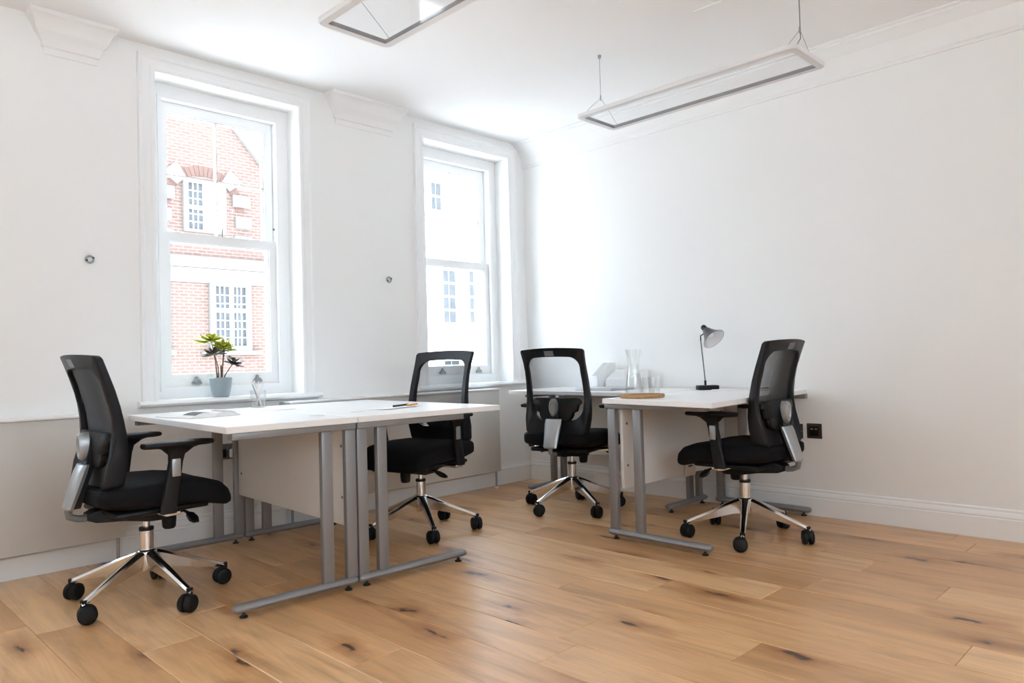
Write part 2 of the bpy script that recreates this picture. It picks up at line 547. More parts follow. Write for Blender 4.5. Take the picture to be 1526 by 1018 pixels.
def bracket(x0, x1, n):
    """stepped plaster capital at the head of a pier"""
    prof = [(0.006, 2.50, 0.075), (0.010, 2.53, 0.075), (0.020, 2.535, 0.065), (0.022, 2.55, 0.065), (0.030, 2.575, 0.055), (0.055, 2.60, 0.035), (0.060, 2.615, 0.03), (0.075, 2.64, 0.02), (0.095, 2.655, 0.008), (0.11, 2.66, 0.0), (0.11, CEIL, 0.0)]
    mb = MB()
    mb.loft([[(x0 + i, 0, z), (x0 + i, -d, z), (x1 - i, -d, z), (x1 - i, 0, z)] for d, z, i in prof])
    put('trim_%d' % n, mb, 'wall', kind='structure', angle=25, label=('moulded plaster bracket under the ceiling beside the window with the plant' if n == 2 else 'moulded plaster bracket under the ceiling between the two windows'))
bracket(-3.43, -3.045, 2)
bracket(-1.815, -1.225, 3)

BBP = [(0, 0.0), (-0.020, 0.0), (-0.020, 0.100), (-0.016, 0.106), (-0.019, 0.112), (-0.015, 0.128), (-0.009, 0.136), (-0.009, 0.146), (-0.004, 0.152), (0, 0.152)]
mb = MB(); mb.loft([[(x, y, z) for x, z in BBP] for y in (-0.021, RY0)])
put('baseboard_right', mb, 'trim', kind='structure', angle=25, label='moulded white baseboard under the blank wall')
mb = MB(); mb.loft([[(x, d, z) for d, z in BBP] for x in (RX0, -0.0)])
put('baseboard_left', mb, 'trim', kind='structure', angle=25, label='moulded white baseboard under the windows')

def sash_lift_poly():
    s = 0.00060
    return [(x * s, z * s) for x, z in ((-45, 0), (45, 0), (45, 16), (30, 36), (12, 42), (6, 70), (-10, 70), (-18, 40), (-45, 20))]

def window(i, x0, x1, detail=True):
    w = thing('window_%d' % i, {3: 'white sash window with the potted plant on its sill', 4: 'white sash window nearest the blank wall'}.get(i, 'white sash window in the same wall just beyond the picture edge' if i == 2 else 'white sash window at the far end of the same wall, out of view'), kind='structure')
    # architrave: a moulded strip round three sides, mitred, one piece
    prof = [(0.0, 0.0), (0.0, 0.012), (0.008, 0.016), (0.02, 0.016), (0.028, 0.012), (0.060, 0.014), (0.070, 0.022), (0.084, 0.022), (0.088, 0.0)]   # (offset outwards, proud)
    path = [(x0, WZ0, -1, 0), (x0, WZ1, -1, 1), (x1, WZ1, 1, 1), (x1, WZ0, 1, 0)]
    mb = MB()
    mb.loft([[(px + dx * a, -p, pz + dz * a) for a, p in prof] for px, pz, dx, dz in path])
    put('architrave', mb, 'trim', w, angle=25)
    # sill board
    sx0, sx1 = x0 - 0.105, min(x1 + 0.11, -0.035)
    mb = MB()
    sp = [(0.17, 0.755), (-0.035, 0.755), (-0.045, 0.760), (-0.050, 0.770), (-0.045, 0.780), (-0.038, 0.785), (0.17, 0.785)]
    # the part inside the opening and the horned nosing in front of the wall
    nose = [(0.0, 0.755), (-0.035, 0.755), (-0.045, 0.760), (-0.050, 0.770), (-0.045, 0.780), (-0.038, 0.786), (0.0, 0.786)]
    mb.loft([[(x, y, z) for y, z in nose] for x in (sx0, sx1)])
    put('sill', mb, 'trim', w, angle=40)
    mb = MB().box(((x0 + x1) / 2, 0.075, 0.7855), (x1 - x0, 0.15, 0.003))
    put('sill_board', mb, 'trim', w)
    # box lining behind the reveal
    bx0, bx1, bz0, bz1 = x0 + 0.072, x1 - 0.072, 0.840, 2.470
    put('frame_lining', ring_xz(x0, x1, WZ0, WZ1, bx0, bx1, bz0, bz1, 0.14, WT - 0.03), 'trim', w, smooth=False)
    put('staff_bead', ring_xz(bx0 - 0.012, bx1 + 0.012, bz0 - 0.012, bz1 + 0.012, bx0 + 0.010, bx1 - 0.010, bz0 + 0.010, bz1 - 0.010, 0.126, 0.15), 'trim', w, smooth=False)
    # lower sash (inner) and upper sash (outer)
    def sash(name, z0, z1, y0, y1, st, top, bot, bars):
        gx0, gx1, gz0, gz1 = bx0 + 0.010 + st, bx1 - 0.010 - st, z0 + bot, z1 - top
        s = put(name, ring_xz(bx0 + 0.004, bx1 - 0.004, z0, z1, gx0, gx1, gz0, gz1, y0, y1), 'trim', w, smooth=False)
        ym = (y0 + y1) / 2
        put('glazing_bead', ring_xz(gx0 - 0.002, gx1 + 0.002, gz0 - 0.002, gz1 + 0.002, gx0 + 0.008, gx1 - 0.008, gz0 + 0.008, gz1 - 0.008, y0 + 0.008, y1 - 0.004), 'trim', s, smooth=False)
        cells = [(gx0, gx1, gz0, gz1)]
        if bars:
            xm, zm, h = (gx0 + gx1) / 2, gz0 + (gz1 - gz0) * 0.485, 0.009
            b = [(-h, -0.012), (-h * .45, 0.012), (h * .45, 0.012), (h, -0.012)]
            mb = MB(); mb.loft([[(xm + a, ym - c, z) for a, c in b] for z in (gz0, gz1)])
            put('glazing_bar', mb, 'trim', s, smooth=False)
            for xa, xb in ((gx0, xm - h), (xm + h, gx1)):
                mb = MB(); mb.loft([[(x, ym - c, zm + a) for a, c in b] for x in (xa, xb)])
                put('glazing_bar', mb, 'trim', s, smooth=False)
            cells = [(gx0, xm, gz0, zm), (xm, gx1, gz0, zm), (gx0, xm, zm, gz1), (xm, gx1, zm, gz1)]
        for a, b_, c, d in cells:
            put('pane', MB().box(((a + b_) / 2, ym + 0.004, (c + d) / 2), (b_ - a, 0.003, d - c)), 'glass', s, smooth=False)
        return s
    lo = sash('lower_sash', bz0, 1.722, 0.155, 0.195, 0.042, 0.050, 0.072, False)
    up = sash('upper_sash', 1.675, bz1, 0.200, 0.240, 0.046, 0.060, 0.047, True)
    if detail:
        for fx in (0.27, 0.79):
            lx = bx0 + (bx1 - bx0) * fx
            mb = MB(); mb.prism(sash_lift_poly(), lambda u, v, d: (lx + u, d, 0.862 + v), 0.156, 0.140)
            put('sash_lift', mb, 'silver', lo, smooth=False, label='grey metal sash lift')
        mb = MB().tube([((bx0 + bx1) / 2 + 0.02, 0.19, 1.72), ((bx0 + bx1) / 2 + 0.02, 0.19, 1.735), ((bx0 + bx1) / 2 + 0.018, 0.186, 1.775)], 0.004, 8)
        put('sash_fastener', mb, 'grey_plastic', lo, label='dark sash fastener')
        if i == 4:
            put('sash_stop', MB().box((bx1 - 0.006, 0.150, 2.34), (0.010, 0.01, 0.05), 0.003), 'grey_plastic', w, label='small dark sash stop')
        else:
            put('sash_stop', MB().lathe([(0, 0), (0.006, 0), (0.006, 0.008), (0, 0.008)], 12, m=Matrix.Translation((bx1 - 0.02, 0.16, 1.80)) @ Matrix.Rotation(R(90), 4, 'X')), 'grey_plastic', w, label='small dark sash stop')
def portal(x0, x1, z0, z1, y, ang):
    pl = bpy.data.lights.new('window_portal', 'AREA')
    pl.shape = 'RECTANGLE'; pl.size = x1 - x0; pl.size_y = z1 - z0
    pl.cycles.is_portal = True
    po = bpy.data.objects.new('window_portal', pl); COL.objects.link(po)
    po.location = ((x0 + x1) / 2, y, (z0 + z1) / 2)
    po.rotation_euler = (R(ang), 0, 0)
for i, (a, b) in enumerate(WINS):
    window(i + 1, a, b, detail=i >= 2)
    portal(a, b, WZ0, WZ1, WT + 0.02, -90)
for i, (a, b) in enumerate(REAR_FILL):  # unseen windows, added behind the camera to brighten the room
    w_ = thing('window_%d' % (i + 5), 'broad casement window added for fill light in the wall opposite, ' + ('by the end wall' if i == 0 else 'nearer the blank wall'), kind='structure')
    m_ = (a + b) / 2
    put('frame', ring_xz(a, b, RZ0, RZ1, a + 0.06, b - 0.06, RZ0 + 0.06, RZ1 - 0.06, RY0 - 0.22, RY0 - 0.15), 'trim', w_, smooth=False)
    put('mullion', MB().box((m_, RY0 - 0.185, (RZ0 + RZ1) / 2), (0.06, 0.06, RZ1 - RZ0 - 0.12)), 'trim', w_, smooth=False)
    for x0, x1 in ((a + 0.06, m_ - 0.03), (m_ + 0.03, b - 0.06)):
        put('pane', MB().box(((x0 + x1) / 2, RY0 - 0.185, (RZ0 + RZ1) / 2), (x1 - x0, 0.004, RZ1 - RZ0 - 0.12)), 'glass', w_, smooth=False)
    portal(a, b, RZ0, RZ1, RY0 - 0.32, 90)

# ------------------------------------------------------------------ across the street
def outside():
    put('ground', MB().box((0, 5, -4.2), (160, 120, 0.4)), 'asphalt', kind='structure', smooth=False, label='grey street far below the windows')
    Y = 14.0
    b = thing('brick_building', 'red brick building with a gable and stone bands across the street', 'building', (0, Y, -4))
    fx = lambda u, v, d: (u, d, v + 4)
    # gabled front wall with a raking top edge
    put('wall', MB().prism([(-0.4, -4), (8.5, -4), (8.5, 2.1), (7.6, 2.9), (4.02, 6.99), (3.1, 8.05), (-0.4, 4.2)], fx, 0.0, 0.5), 'brick', b, smooth=False)
    put('gable_coping', MB().prism([(7.6, 2.9), (7.95, 3.2), (4.35, 7.3), (3.15, 8.6), (3.1, 8.05), (4.02, 6.99)], fx, -0.12, 0.5), 'stone', b, smooth=False)
    prof = [(0, 3.42), (-0.05, 3.44), (-0.06, 3.50), (-0.16, 3.55), (-0.18, 3.62), (-0.18, 3.68), (0, 3.70)]
    mb = MB(); mb.loft([[(x, y, z + 4) for y, z in prof] for x in (-0.4, 8.5)])
    put('cornice', mb, 'stone', b, angle=30)
    put('frieze', MB().box((4.05, -0.015, 3.24 + 4), (8.9, 0.05, 0.36)), 'stone', b, smooth=False)
    put('pilaster_strip', MB().box((2.16, -0.03, 2.25 + 4), (0.34, 0.10, 1.66), 0.01), 'stone', b, smooth=False)
    put('pilaster_base', MB().box((2.16, -0.05, 1.35 + 4), (0.62, 0.14, 0.14), 0.01), 'stone', b, smooth=False)
    def light(x0, x1, z0, z1, nx, nz, parent, zsplit=None):
        put('pane', MB().box(((x0 + x1) / 2, -0.03, (z0 + z1) / 2 + 4), (x1 - x0, 0.01, z1 - z0)), 'far_pane', parent, smooth=False)
        for k in range(1, nx):
            x = x0 + (x1 - x0) * k / nx
            put('glazing_bar', MB().box((x, -0.045, (z0 + z1) / 2 + 4), (0.022, 0.02, z1 - z0)), 'far_frame', parent, smooth=False)
        for k in range(1, nz):
            z = z0 + (z1 - z0) * k / nz
            put('glazing_bar', MB().box(((x0 + x1) / 2, -0.0465, z + 4), (x1 - x0, 0.018, 0.022)), 'far_frame', parent, smooth=False)
        if zsplit:
            put('transom', MB().box(((x0 + x1) / 2, -0.06, zsplit + 4), (x1 - x0, 0.06, 0.09)), 'far_frame', parent, smooth=False)
    # lower mullioned window
    wf = put('window_surround', ring_xz(3.30, 4.36, 1.36 + 4, 3.07 + 4, 3.44, 4.22, 1.50 + 4, 2.99 + 4, -0.10, 0.05), 'stone', b, smooth=False)
    put('window_board', MB().box((3.85, -0.10, 1.32 + 4), (1.5, 0.2, 0.10), 0.01), 'stone', wf, smooth=False)
    put('mullion', MB().box((3.845, -0.05, 2.245 + 4), (0.085, 0.10, 1.49)), 'far_frame', wf, smooth=False)
    light(3.44, 3.80, 1.50, 2.99, 3, 7, wf, 2.40)
    light(3.89, 4.22, 1.50, 2.99, 3, 7, wf, 2.40)
    # upper arched window in a ring of blocks
    xc, zc = 3.21, 4.92
    wu = put('window_surround', ring_xz(2.70, 3.74, 4.30 + 4, 5.60 + 4, 2.81, 3.63, 4.36 + 4, 5.50 + 4, -0.10, 0.05), 'stone', b, smooth=False)
    put('mullion', MB().box((3.40, -0.04, 4.93 + 4), (0.46, 0.08, 1.14)), 'far_frame', wu, smooth=False)
    light(2.81, 3.17, 4.36, 5.50, 3, 6, wu, 4.90)
    n = 26
    def arch_piece(a0, a1, r0, r1, mat, proud):
        pts = [(r0, a0), (r1, a0), (r1, a1), (r0, a1)]
        put('arch_block', MB().prism([(xc + r * math.cos(a), zc + r * math.sin(a)) for r, a in pts], fx, -proud, 0.1), mat, b, smooth=False)
    for k in range(n):
        arch_piece(PI * k / n + 0.006, PI * (k + 1) / n - 0.006, 0.80, 1.04, 'red', 0.015)
    for a_ in (48, 132):
        arch_piece(R(a_ - 10), R(a_ + 10), 0.82, 1.24, 'stone', 0.06)
    for side in (-1, 1):
        for x_, z_, w_ in ((0.95, 5.20, 0.46), (1.00, 4.66, 0.42), (0.98, 4.16, 0.46)):
            put('quoin_block', MB().box((xc + side * x_, -0.03, z_ + 4), (w_, 0.1, 0.30), 0.01), 'stone', b, smooth=False)
    put('drain_pipe', MB().tube([(2.95 + 2.0, -0.08, 3.9 + 4), (2.95 + 2.0, -0.08, 6.0 + 4)], 0.05, 8), 'grey_plastic', b)

    c = thing('stucco_building', 'white stucco building with tall paned windows, bright beyond the second window', 'building', (0, Y - 1.5, -4))
    put('wall', MB().prism([(10.05, -4), (14.6, -4), (14.6, 7.6), (10.05, 7.6)], lambda u, v, d: (u * 0.917 - 0.354, d, (v - 0.95) * 0.917 + 0.95 + 4), 0.0, 6.0), 'stucco', c, smooth=False)
    k_ = 0.917
    T = lambda x, z: (x * k_ - 0.354, (z - 0.95) * k_ + 0.95 + 4)
    def far_window(x0, x1, z0, z1, nx, nz):
        (a, zb), (d, zt) = T(x0, z0), T(x1, z1)
        f = put('window_frame', ring_xz(a - 0.07, d + 0.07, zb - 0.07, zt + 0.07, a, d, zb, zt, -0.06, 0.02), 'far_frame', c, smooth=False)
        for i in range(nx):
            for j in range(nz):
                p0, p1 = a + (d - a) * i / nx + 0.02, a + (d - a) * (i + 1) / nx - 0.02
                q0, q1 = zb + (zt - zb) * j / nz + 0.035, zb + (zt - zb) * (j + 1) / nz - 0.035
                put('pane', MB().box(((p0 + p1) / 2, -0.012, (q0 + q1) / 2), (p1 - p0, 0.02, q1 - q0)), 'far_pane', f, smooth=False)
    far_window(10.40, 10.84, 5.80, 6.72, 2, 2)
    far_window(10.80, 11.36, 2.19, 3.94, 2, 4)
    far_window(11.92, 12.44, 2.20, 3.98, 2, 4)
    far_window(13.2, 13.8, 2.2, 3.98, 2, 4)
    far_window(12.9, 13.35, 5.80, 6.72, 2, 2)
    far_window(10.78, 11.44, 0.82, 1.02, 2, 1)
    for z, h, d in ((5.25, 0.14, 0.18), (4.98, 0.08, 0.08), (4.62, 0.06, 0.06)):
        _, zz = T(0, z)
        put('string_course', MB().box((10.8, -d / 2 + 0.01, zz), (4.4, d, h), 0.02), 'stucco', c, smooth=False)

    t = thing('tree', 'grey green tree behind the sloping gable of the brick building', 'tree', (6.9, 21, -4))
    rnd = random.Random(5)
    mb = MB()
    r = bmesh.ops.create_icosphere(mb.bm, subdivisions=4, radius=1.0)
    for v in r['verts']:
        d = v.co.normalized()
        k = 1 + 0.22 * math.sin(7 * d.x + 1) * math.sin(6 * d.y) + 0.16 * math.sin(13 * d.z + 4 * d.x) + rnd.uniform(-0.05, 0.05)
        v.co = Vector((d.x * 1.7 * k, d.y * 1.7 * k, 11.6 + d.z * 1.8 * k))
    put('crown', mb, 'tree', t)
    put('trunk', MB().tube([(0, 0, 0), (0.1, 0, 5), (0, 0, 10.5)], [0.25, 0.2, 0.12], 10), 'bark', t)
outside()

# ------------------------------------------------------------------ radiator covers
def radiator_cover(x0, x1, label, legs):
    t = thing('radiator_cover', label, 'radiator cover', (0, 0, 0), group='white radiator covers under the windows')
    y = -0.13
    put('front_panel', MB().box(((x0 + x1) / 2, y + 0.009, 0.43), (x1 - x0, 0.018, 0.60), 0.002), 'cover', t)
    put('top_board', MB().box(((x0 + x1) / 2, y / 2 - 0.004, 0.737), (x1 - x0 + 0.004, -y + 0.006, 0.012), 0.003), 'trim', t)
    for x in (x0 + 0.009, x1 - 0.009):
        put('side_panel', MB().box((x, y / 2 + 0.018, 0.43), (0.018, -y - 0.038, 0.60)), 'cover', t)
    for x in legs:
        mb = MB().tube([(x, y + 0.032, 0.012), (x, y + 0.032, 0.132)], 0.008, 10)
        g = put('leg', mb, 'silver', t)
        put('foot_disc', MB().lathe([(0, 0), (0.017, 0), (0.017, 0.008), (0.008, 0.014), (0, 0.014)], 14, (x, y + 0.032, 0.0)), 'white_plastic', g)
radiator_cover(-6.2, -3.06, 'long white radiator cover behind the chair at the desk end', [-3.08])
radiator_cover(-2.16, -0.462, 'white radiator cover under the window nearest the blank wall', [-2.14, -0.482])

# ------------------------------------------------------------------ office desks
def desk(label, loc, rotz, u0, u1, L, zt, post_u, foot_u, panel_u, top=None, grommets=(), v_near=0.03, panel_plate=None):
    """u across the desk, v along it; end frames at v_near and L - v_near"""
    t = thing('office_desk', label, 'desk', (loc[0], loc[1], 0), rotz, 'white office desks')
    th = 0.026
    poly = top or [(u0, 0), (u1, 0), (u1, L), (u0, L)]
    mb = MB()
    c = 0.002
    cu = sum(p[0] for p in poly) / 4; cv = sum(p[1] for p in poly) / 4
    ins = [(u + (c if u < cu else -c), v + (c if v < cv else -c)) for u, v in poly]
    mb.loft([[(u, v, zt - th) for u, v in ins], [(u, v, zt - th + c) for u, v in poly], [(u, v, zt - c) for u, v in poly], [(u, v, zt) for u, v in ins]])
    d = put('desktop', mb, 'desk', t, smooth=False)
    for gu, gv in grommets:
        put('cable_grommet', MB().lathe([(0, 0.003), (0.028, 0.003), (0.033, 0.002), (0.034, -0.004), (0, -0.004)], 24, (gu, gv, zt)), 'panel', d, label='pale round cable port cover')
    zu = zt - th
    fa, fb = foot_u
    for v, s in ((v_near, 1), (L - v_near, -1)):
        ra, rb = min(fa, post_u[0]) , max(fb, post_u[-1])
        ra, rb = (fa, fb)
        put('top_rail', MB().box(((ra + rb) / 2, v, zu - 0.0135), (rb - ra, 0.04, 0.027), 0.003), 'steel', t)
        for pu in post_u:
            put('upright', MB().box((pu, v + s * 0.004, (zu - 0.027 + 0.05) / 2), (0.05, 0.03, zu - 0.077), 0.005), 'steel', t)
        # D section foot with rounded ends
        ring = []
        N = 10
        for (uu, k) in ((fa, 0.55), (fa + 0.006, 0.85), (fa + 0.02, 1), (fb - 0.02, 1), (fb - 0.006, 0.85), (fb, 0.55)):
            ring.append([(uu, v + 0.027 * k * math.cos(2 * PI * q / N), 0.037 + 0.017 * k * math.sin(2 * PI * q / N)) for q in range(N)])
        f = put('foot_bar', MB().loft(ring), 'steel', t)
        for fu in (fa + 0.04, fb - 0.04):
            put('leveller', MB().lathe([(0, 0), (0.016, 0), (0.016, 0.006), (0.007, 0.009), (0.007, 0.024), (0, 0.024)], 12, (fu, v, 0)), 'dark_steel', f, label='black screw foot')
    p = put('modesty_panel', MB().box((panel_u, L / 2, (zu - 0.002 + 0.262) / 2), (0.018, L - 2 * v_near - 0.045, zu - 0.264), 0.001), 'panel', t)
    for v in (v_near + 0.06, L - v_near - 0.06):
        for z in (0.38, 0.60):
            mb = MB().lathe([(0, -0.011), (0.007, -0.011), (0.007, 0.011), (0, 0.011)], 12, m=Matrix.Translation((panel_u, v, z)) @ Matrix.Rotation(R(90), 4, 'Y'))
            put('screw_cap', mb, 'grey_plastic', p, label='dark screw cap')
    return t, p

ZL = 0.728
LYAW = R(-2.5)
PIV = (-2.527, -1.395)
desk('white desk with grey legs carrying the open magazine and glass of pencils', PIV, LYAW, -0.560, -0.003, 1.25, ZL,
     (-0.136, -0.026), (-0.535, -0.004), -0.022, grommets=((-0.065, 0.24),))
desk('deeper white desk with grey legs carrying two loose pencils', PIV, LYAW, 0.003, 0.81, 1.25, ZL,
     (0.030, 0.130), (0.004, 0.585), 0.062, grommets=((0.16, 0.27),))
ZR = 0.735
# desk with the carafe: its long side runs to the blank wall (u = towards the room, v = along +x)
RD = (-1.20, -1.672)
desk('white desk with grey legs carrying the water carafe and desk lamp', RD, R(-90), 0.0, 0.66, 1.18, ZR,
     (0.035, 0.195), (0.0, 0.60), 0.075, top=[(0.0, 0.0), (0.705, -0.11), (0.592, 1.17), (0.0, 1.17)], v_near=0.035)
desk('white desk set along the blank wall behind the water carafe', (-0.025, -1.64), 0.0, -0.575, -0.0, 1.27, ZR,
     (-0.075, -0.185), (-0.45, -0.01), -0.11, v_near=0.06)

# ------------------------------------------------------------------ office chairs (facing +x, origin on the floor under the column)
def lerp_tab(tab, z):
    if z <= tab[0][0]: return tab[0][1:]
    for a, b in zip(tab, tab[1:]):
        if z <= b[0]:
            t = (z - a[0]) / (b[0] - a[0])
            t = t * t * (3 - 2 * t) * 0.35 + t * 0.65
            return [p + (q - p) * t for p, q in zip(a[1:], b[1:])]
    return tab[-1][1:]

# z: front x of the back at its edge, half width, depth of the side members
BACK = [(0.49, -0.150, 0.205, 0.085), (0.56, -0.140, 0.214, 0.080), (0.63, -0.136, 0.218, 0.060), (0.70, -0.140, 0.217, 0.045),
        (0.78, -0.152, 0.213, 0.036), (0.88, -0.178, 0.209, 0.032), (0.96, -0.206, 0.210, 0.030), (1.02, -0.232, 0.216, 0.026)]
def back_pt(y, z, deep=0.0):
    x, hw, dp = lerp_tab(BACK, z)
    k = min(1, abs(y) / hw)
    bow = 0.032 * (1 - k ** 2)
    return Vector((x - bow - deep * (0.024 + (dp - 0.024) * k ** 3), y, z))

def rounded_outline(z0, z1, hw_fn, r_top, r_bot, n=6, m=8, crown=0.0):
    """closed outline in (y, z); every outline made with the same n, m has the same number of points"""
    pts = []
    def corner(cy, cz, r, a0):
        for k in range(n + 1):
            a = a0 + PI / 2 * k / n
            pts.append((cy + r * math.cos(a), cz + r * math.sin(a)))
    wt, wb = hw_fn(z1), hw_fn(z0)
    corner(wt - r_top, z1 - r_top, r_top, 0)
    for k in range(1, m):
        pts.append(((wt - r_top) * (1 - 2 * k / m), z1))
    corner(-wt + r_top, z1 - r_top, r_top, PI / 2)
    for k in range(1, m):
        z = z1 - r_top + (z0 + r_bot - z1 + r_top) * k / m
        pts.append((-hw_fn(z), z))
    corner(-wb + r_bot, z0 + r_bot, r_bot, PI)
    for k in range(1, m):
        pts.append(((-wb + r_bot) * (1 - 2 * k / m), z0))
    corner(wb - r_bot, z0 + r_bot, r_bot, 3 * PI / 2)
    for k in range(1, m):
        z = z0 + r_bot + (z1 - r_top - z0 - r_bot) * k / m
        pts.append((hw_fn(z), z))
    if crown:
        pts = [(y, z + crown * (1 - (y / wt) ** 2) * max(0, (z - z0) / (z1 - z0)) ** 4) for y, z in pts]
    return pts

CH = {}
def chair_meshes():
    hw = lambda z: lerp_tab(BACK, z)[1]
    outer = rounded_outline(0.492, 1.008, hw, 0.014, 0.03, crown=0.010)
    inner = rounded_outline(0.574, 0.956, lambda z: hw(z) - (0.034 + 0.004 * max(0, (0.75 - z)) / 0.2), 0.055, 0.085, crown=0.008)
    mb = MB()
    rings = [[back_pt(y, z, 0.12) for y, z in outer], [back_pt(y * 0.985, z, 0.0) for y, z in outer], [back_pt(y * 1.02, z, 0.0) for y, z in inner],
             [back_pt(y, z, 0.2) for y, z in inner], [back_pt(y, z, 0.8) for y, z in inner], [back_pt(y * 1.03, z, 1.0) for y, z in inner],
             [back_pt(y * 0.97, z, 1.0) for y, z in outer], [back_pt(y, z, 0.85) for y, z in outer]]
    mb.loft(rings, loop=True)
    CH['backrest'] = ('backrest', mb, 'frame')
    mb = MB()
    yc, zc = 0.0, 0.76
    rows = []
    for s in (1.0, 0.8, 0.6, 0.4, 0.2):
        rows.append([back_pt(yc + (y - yc) * s, zc + (z - zc) * s, 0.3) for y, z in inner])
    mb.loft(rows, caps=False)
    mb.bm.verts.ensure_lookup_table()
    last = [v for v in mb.bm.verts][-len(inner):]
    mb.bm.faces.new(last)
    CH['mesh'] = ('mesh_panel', mb, 'mesh')
    # badge on the rear of the top bar
    mb = MB()
    q = []
    for y, z in ((-0.03, 0.968), (0.03, 0.968), (0.03, 1.0), (-0.03, 1.0)):
        p = back_pt(y, z, 1.0); q.append(p)
    mb.loft([[p + Vector((0.004, 0, 0)) for p in q], [p + Vector((-0.004, 0, 0)) for p in q]])
    CH['badge'] = ('back_badge', mb, 'grey_plastic')
    # lumbar pad behind the mesh
    lum = rounded_outline(0.566, 0.714, lambda z: 0.120 + 0.05 * (z - 0.566) / 0.148, 0.035, 0.055, n=5, m=6)
    mb = MB()
    def lp(y, z, d): 
        p = back_pt(y, z, 0.3); return p + Vector((-d, 0, 0))
    cz = 0.64
    rows = [[lp(y * s, cz + (z - cz) * s, d) for y, z in lum] for s, d in ((0.93, 0.010), (1.0, 0.016), (1.0, 0.024), (0.94, 0.034), (0.6, 0.038))]
    mb.loft(rows)
    CH['lumbar'] = ('lumbar_pad', mb, 'black')
    # seat cushion: sections across, stacked from rear to front
    secs = []
    for x, zt, zb, hy in ((-0.238, 0.478, 0.448, 0.17), (-0.232, 0.497, 0.430, 0.205), (-0.20, 0.510, 0.414, 0.232), (-0.12, 0.516, 0.402, 0.246), (0.0, 0.518, 0.398, 0.252),
                         (0.10, 0.513, 0.394, 0.252), (0.17, 0.503, 0.386, 0.250), (0.225, 0.484, 0.374, 0.243), (0.252, 0.458, 0.368, 0.232), (0.266, 0.428, 0.374, 0.215), (0.270, 0.405, 0.386, 0.195)):
        ring = []
        N = 28
        zc_, hz = (zt + zb) / 2, (zt - zb) / 2
        for k in range(N):
            a = 2 * PI * k / N
            ca, sa = math.cos(a), math.sin(a)
            e = 0.42
            y = hy * math.copysign(abs(ca) ** e, ca)
            z = zc_ + hz * math.copysign(abs(sa) ** (e + 0.12), sa)
            if sa > 0: z -= 0.012 * (1 - (y / hy) ** 2) * sa        # dished top
            ring.append((x, y, z))
        secs.append(ring)
    CH['seat'] = ('seat', MB().loft(secs), 'fabric')
    mb = MB().box((0.0, 0, 0.388), (0.36, 0.40, 0.022), 0.010)
    CH['pan'] = ('seat_pan', mb, 'black')
    # mechanism under the seat
    mb = MB()
    secs = []
    for x, hy, zb, zt in ((-0.225, 0.035, 0.362, 0.388), (-0.20, 0.042, 0.352, 0.398), (-0.10, 0.060, 0.345, 0.402), (-0.02, 0.085, 0.332, 0.395), (0.06, 0.088, 0.330, 0.395), (0.13, 0.07, 0.350, 0.392), (0.15, 0.055, 0.365, 0.388)):
        secs.append([(x, -hy, zb), (x, hy, zb), (x, hy * 1.08, (zb + zt) / 2), (x, hy, zt), (x, -hy, zt), (x, -hy * 1.08, (zb + zt) / 2)])
    CH['mech'] = ('mechanism', mb.loft(secs), 'black')
    CH['knob'] = ('tension_knob', MB().lathe([(0, -0.062), (0.020, -0.062), (0.026, -0.055), (0.029, -0.02), (0.026, 0.01), (0.018, 0.02), (0, 0.02)], 16, (0.075, -0.045, 0.345)), 'black')
    for s, nm in ((-1, 'lev_r'), (1, 'lev_l')):
        mb = MB().tube([(0.085, s * 0.06, 0.372), (0.09, s * 0.17, 0.368), (0.095, s * 0.20, 0.362)], 0.006, 8)
        mb.loft([[(0.095 - s * 0.0 + w_, s * yy, zz + h_) for w_, h_ in ((-0.016 * k, -0.006 * k), (0.016 * k, -0.006 * k), (0.016 * k, 0.006 * k), (-0.016 * k, 0.006 * k))]
                 for yy, zz, k in ((0.195, 0.363, 0.5), (0.21, 0.358, 1.0), (0.245, 0.345, 1.15), (0.27, 0.337, 0.7))])
        CH[nm] = ('lever', mb, 'black')
    # spine: oval slider, silver shell, black inner rib, tube back to the mechanism
    mb = MB()
    ov = lambda d, k: [(d + 0.035 * (z - 0.655) * -1.0, 0.026 * k * math.cos(2 * PI * q / 20), 0.655 + 0.055 * k * math.sin(2 * PI * q / 20)) for q in range(20) for z in [0.655 + 0.055 * k * math.sin(2 * PI * q / 20)]]
    mb.loft([ov(-0.205, 1.0), ov(-0.244, 1.0), ov(-0.252, 0.86), ov(-0.252, 0.60), ov(-0.247, 0.5)])
    CH['slider'] = ('lumbar_slider', mb, 'silver')
    mb = MB()
    secs = []
    for z, x, hy, dp in ((0.412, -0.288, 0.040, 0.022), (0.420, -0.292, 0.046, 0.026), (0.48, -0.272, 0.050, 0.032), (0.56, -0.246, 0.056, 0.032), (0.585, -0.236, 0.055, 0.024)):
        ring = []
        for k in range(9):
            a = PI * k / 8
            ring.append((x - dp * 0.55 * math.sin(a), -hy * math.cos(a), z))
        ring += [(x + dp * 0.45, hy * 0.92, z), (x + dp * 0.45, -hy * 0.92, z)]
        secs.append(ring)
    CH['spine'] = ('back_spine', mb.loft(secs), 'silver')
    mb = MB()
    secs = []
    for z, x, hy in ((0.415, -0.270, 0.022), (0.50, -0.248, 0.028), (0.60, -0.212, 0.030), (0.70, -0.196, 0.028), (0.712, -0.196, 0.02)):
        secs.append([(x - 0.016, -hy, z), (x + 0.020, -hy, z), (x + 0.020, hy, z), (x - 0.016, hy, z)])
    CH['rib'] = ('spine_rib', mb.loft(secs), 'black')
    mb = MB().tube([(-0.278, 0, 0.440), (-0.288, 0, 0.405), (-0.284, 0, 0.385), (-0.258, 0, 0.374), (-0.235, 0, 0.371), (-0.15, 0, 0.374)], 0.014, 10)
    CH['tube'] = ('back_tube', mb, 'grey_plastic')
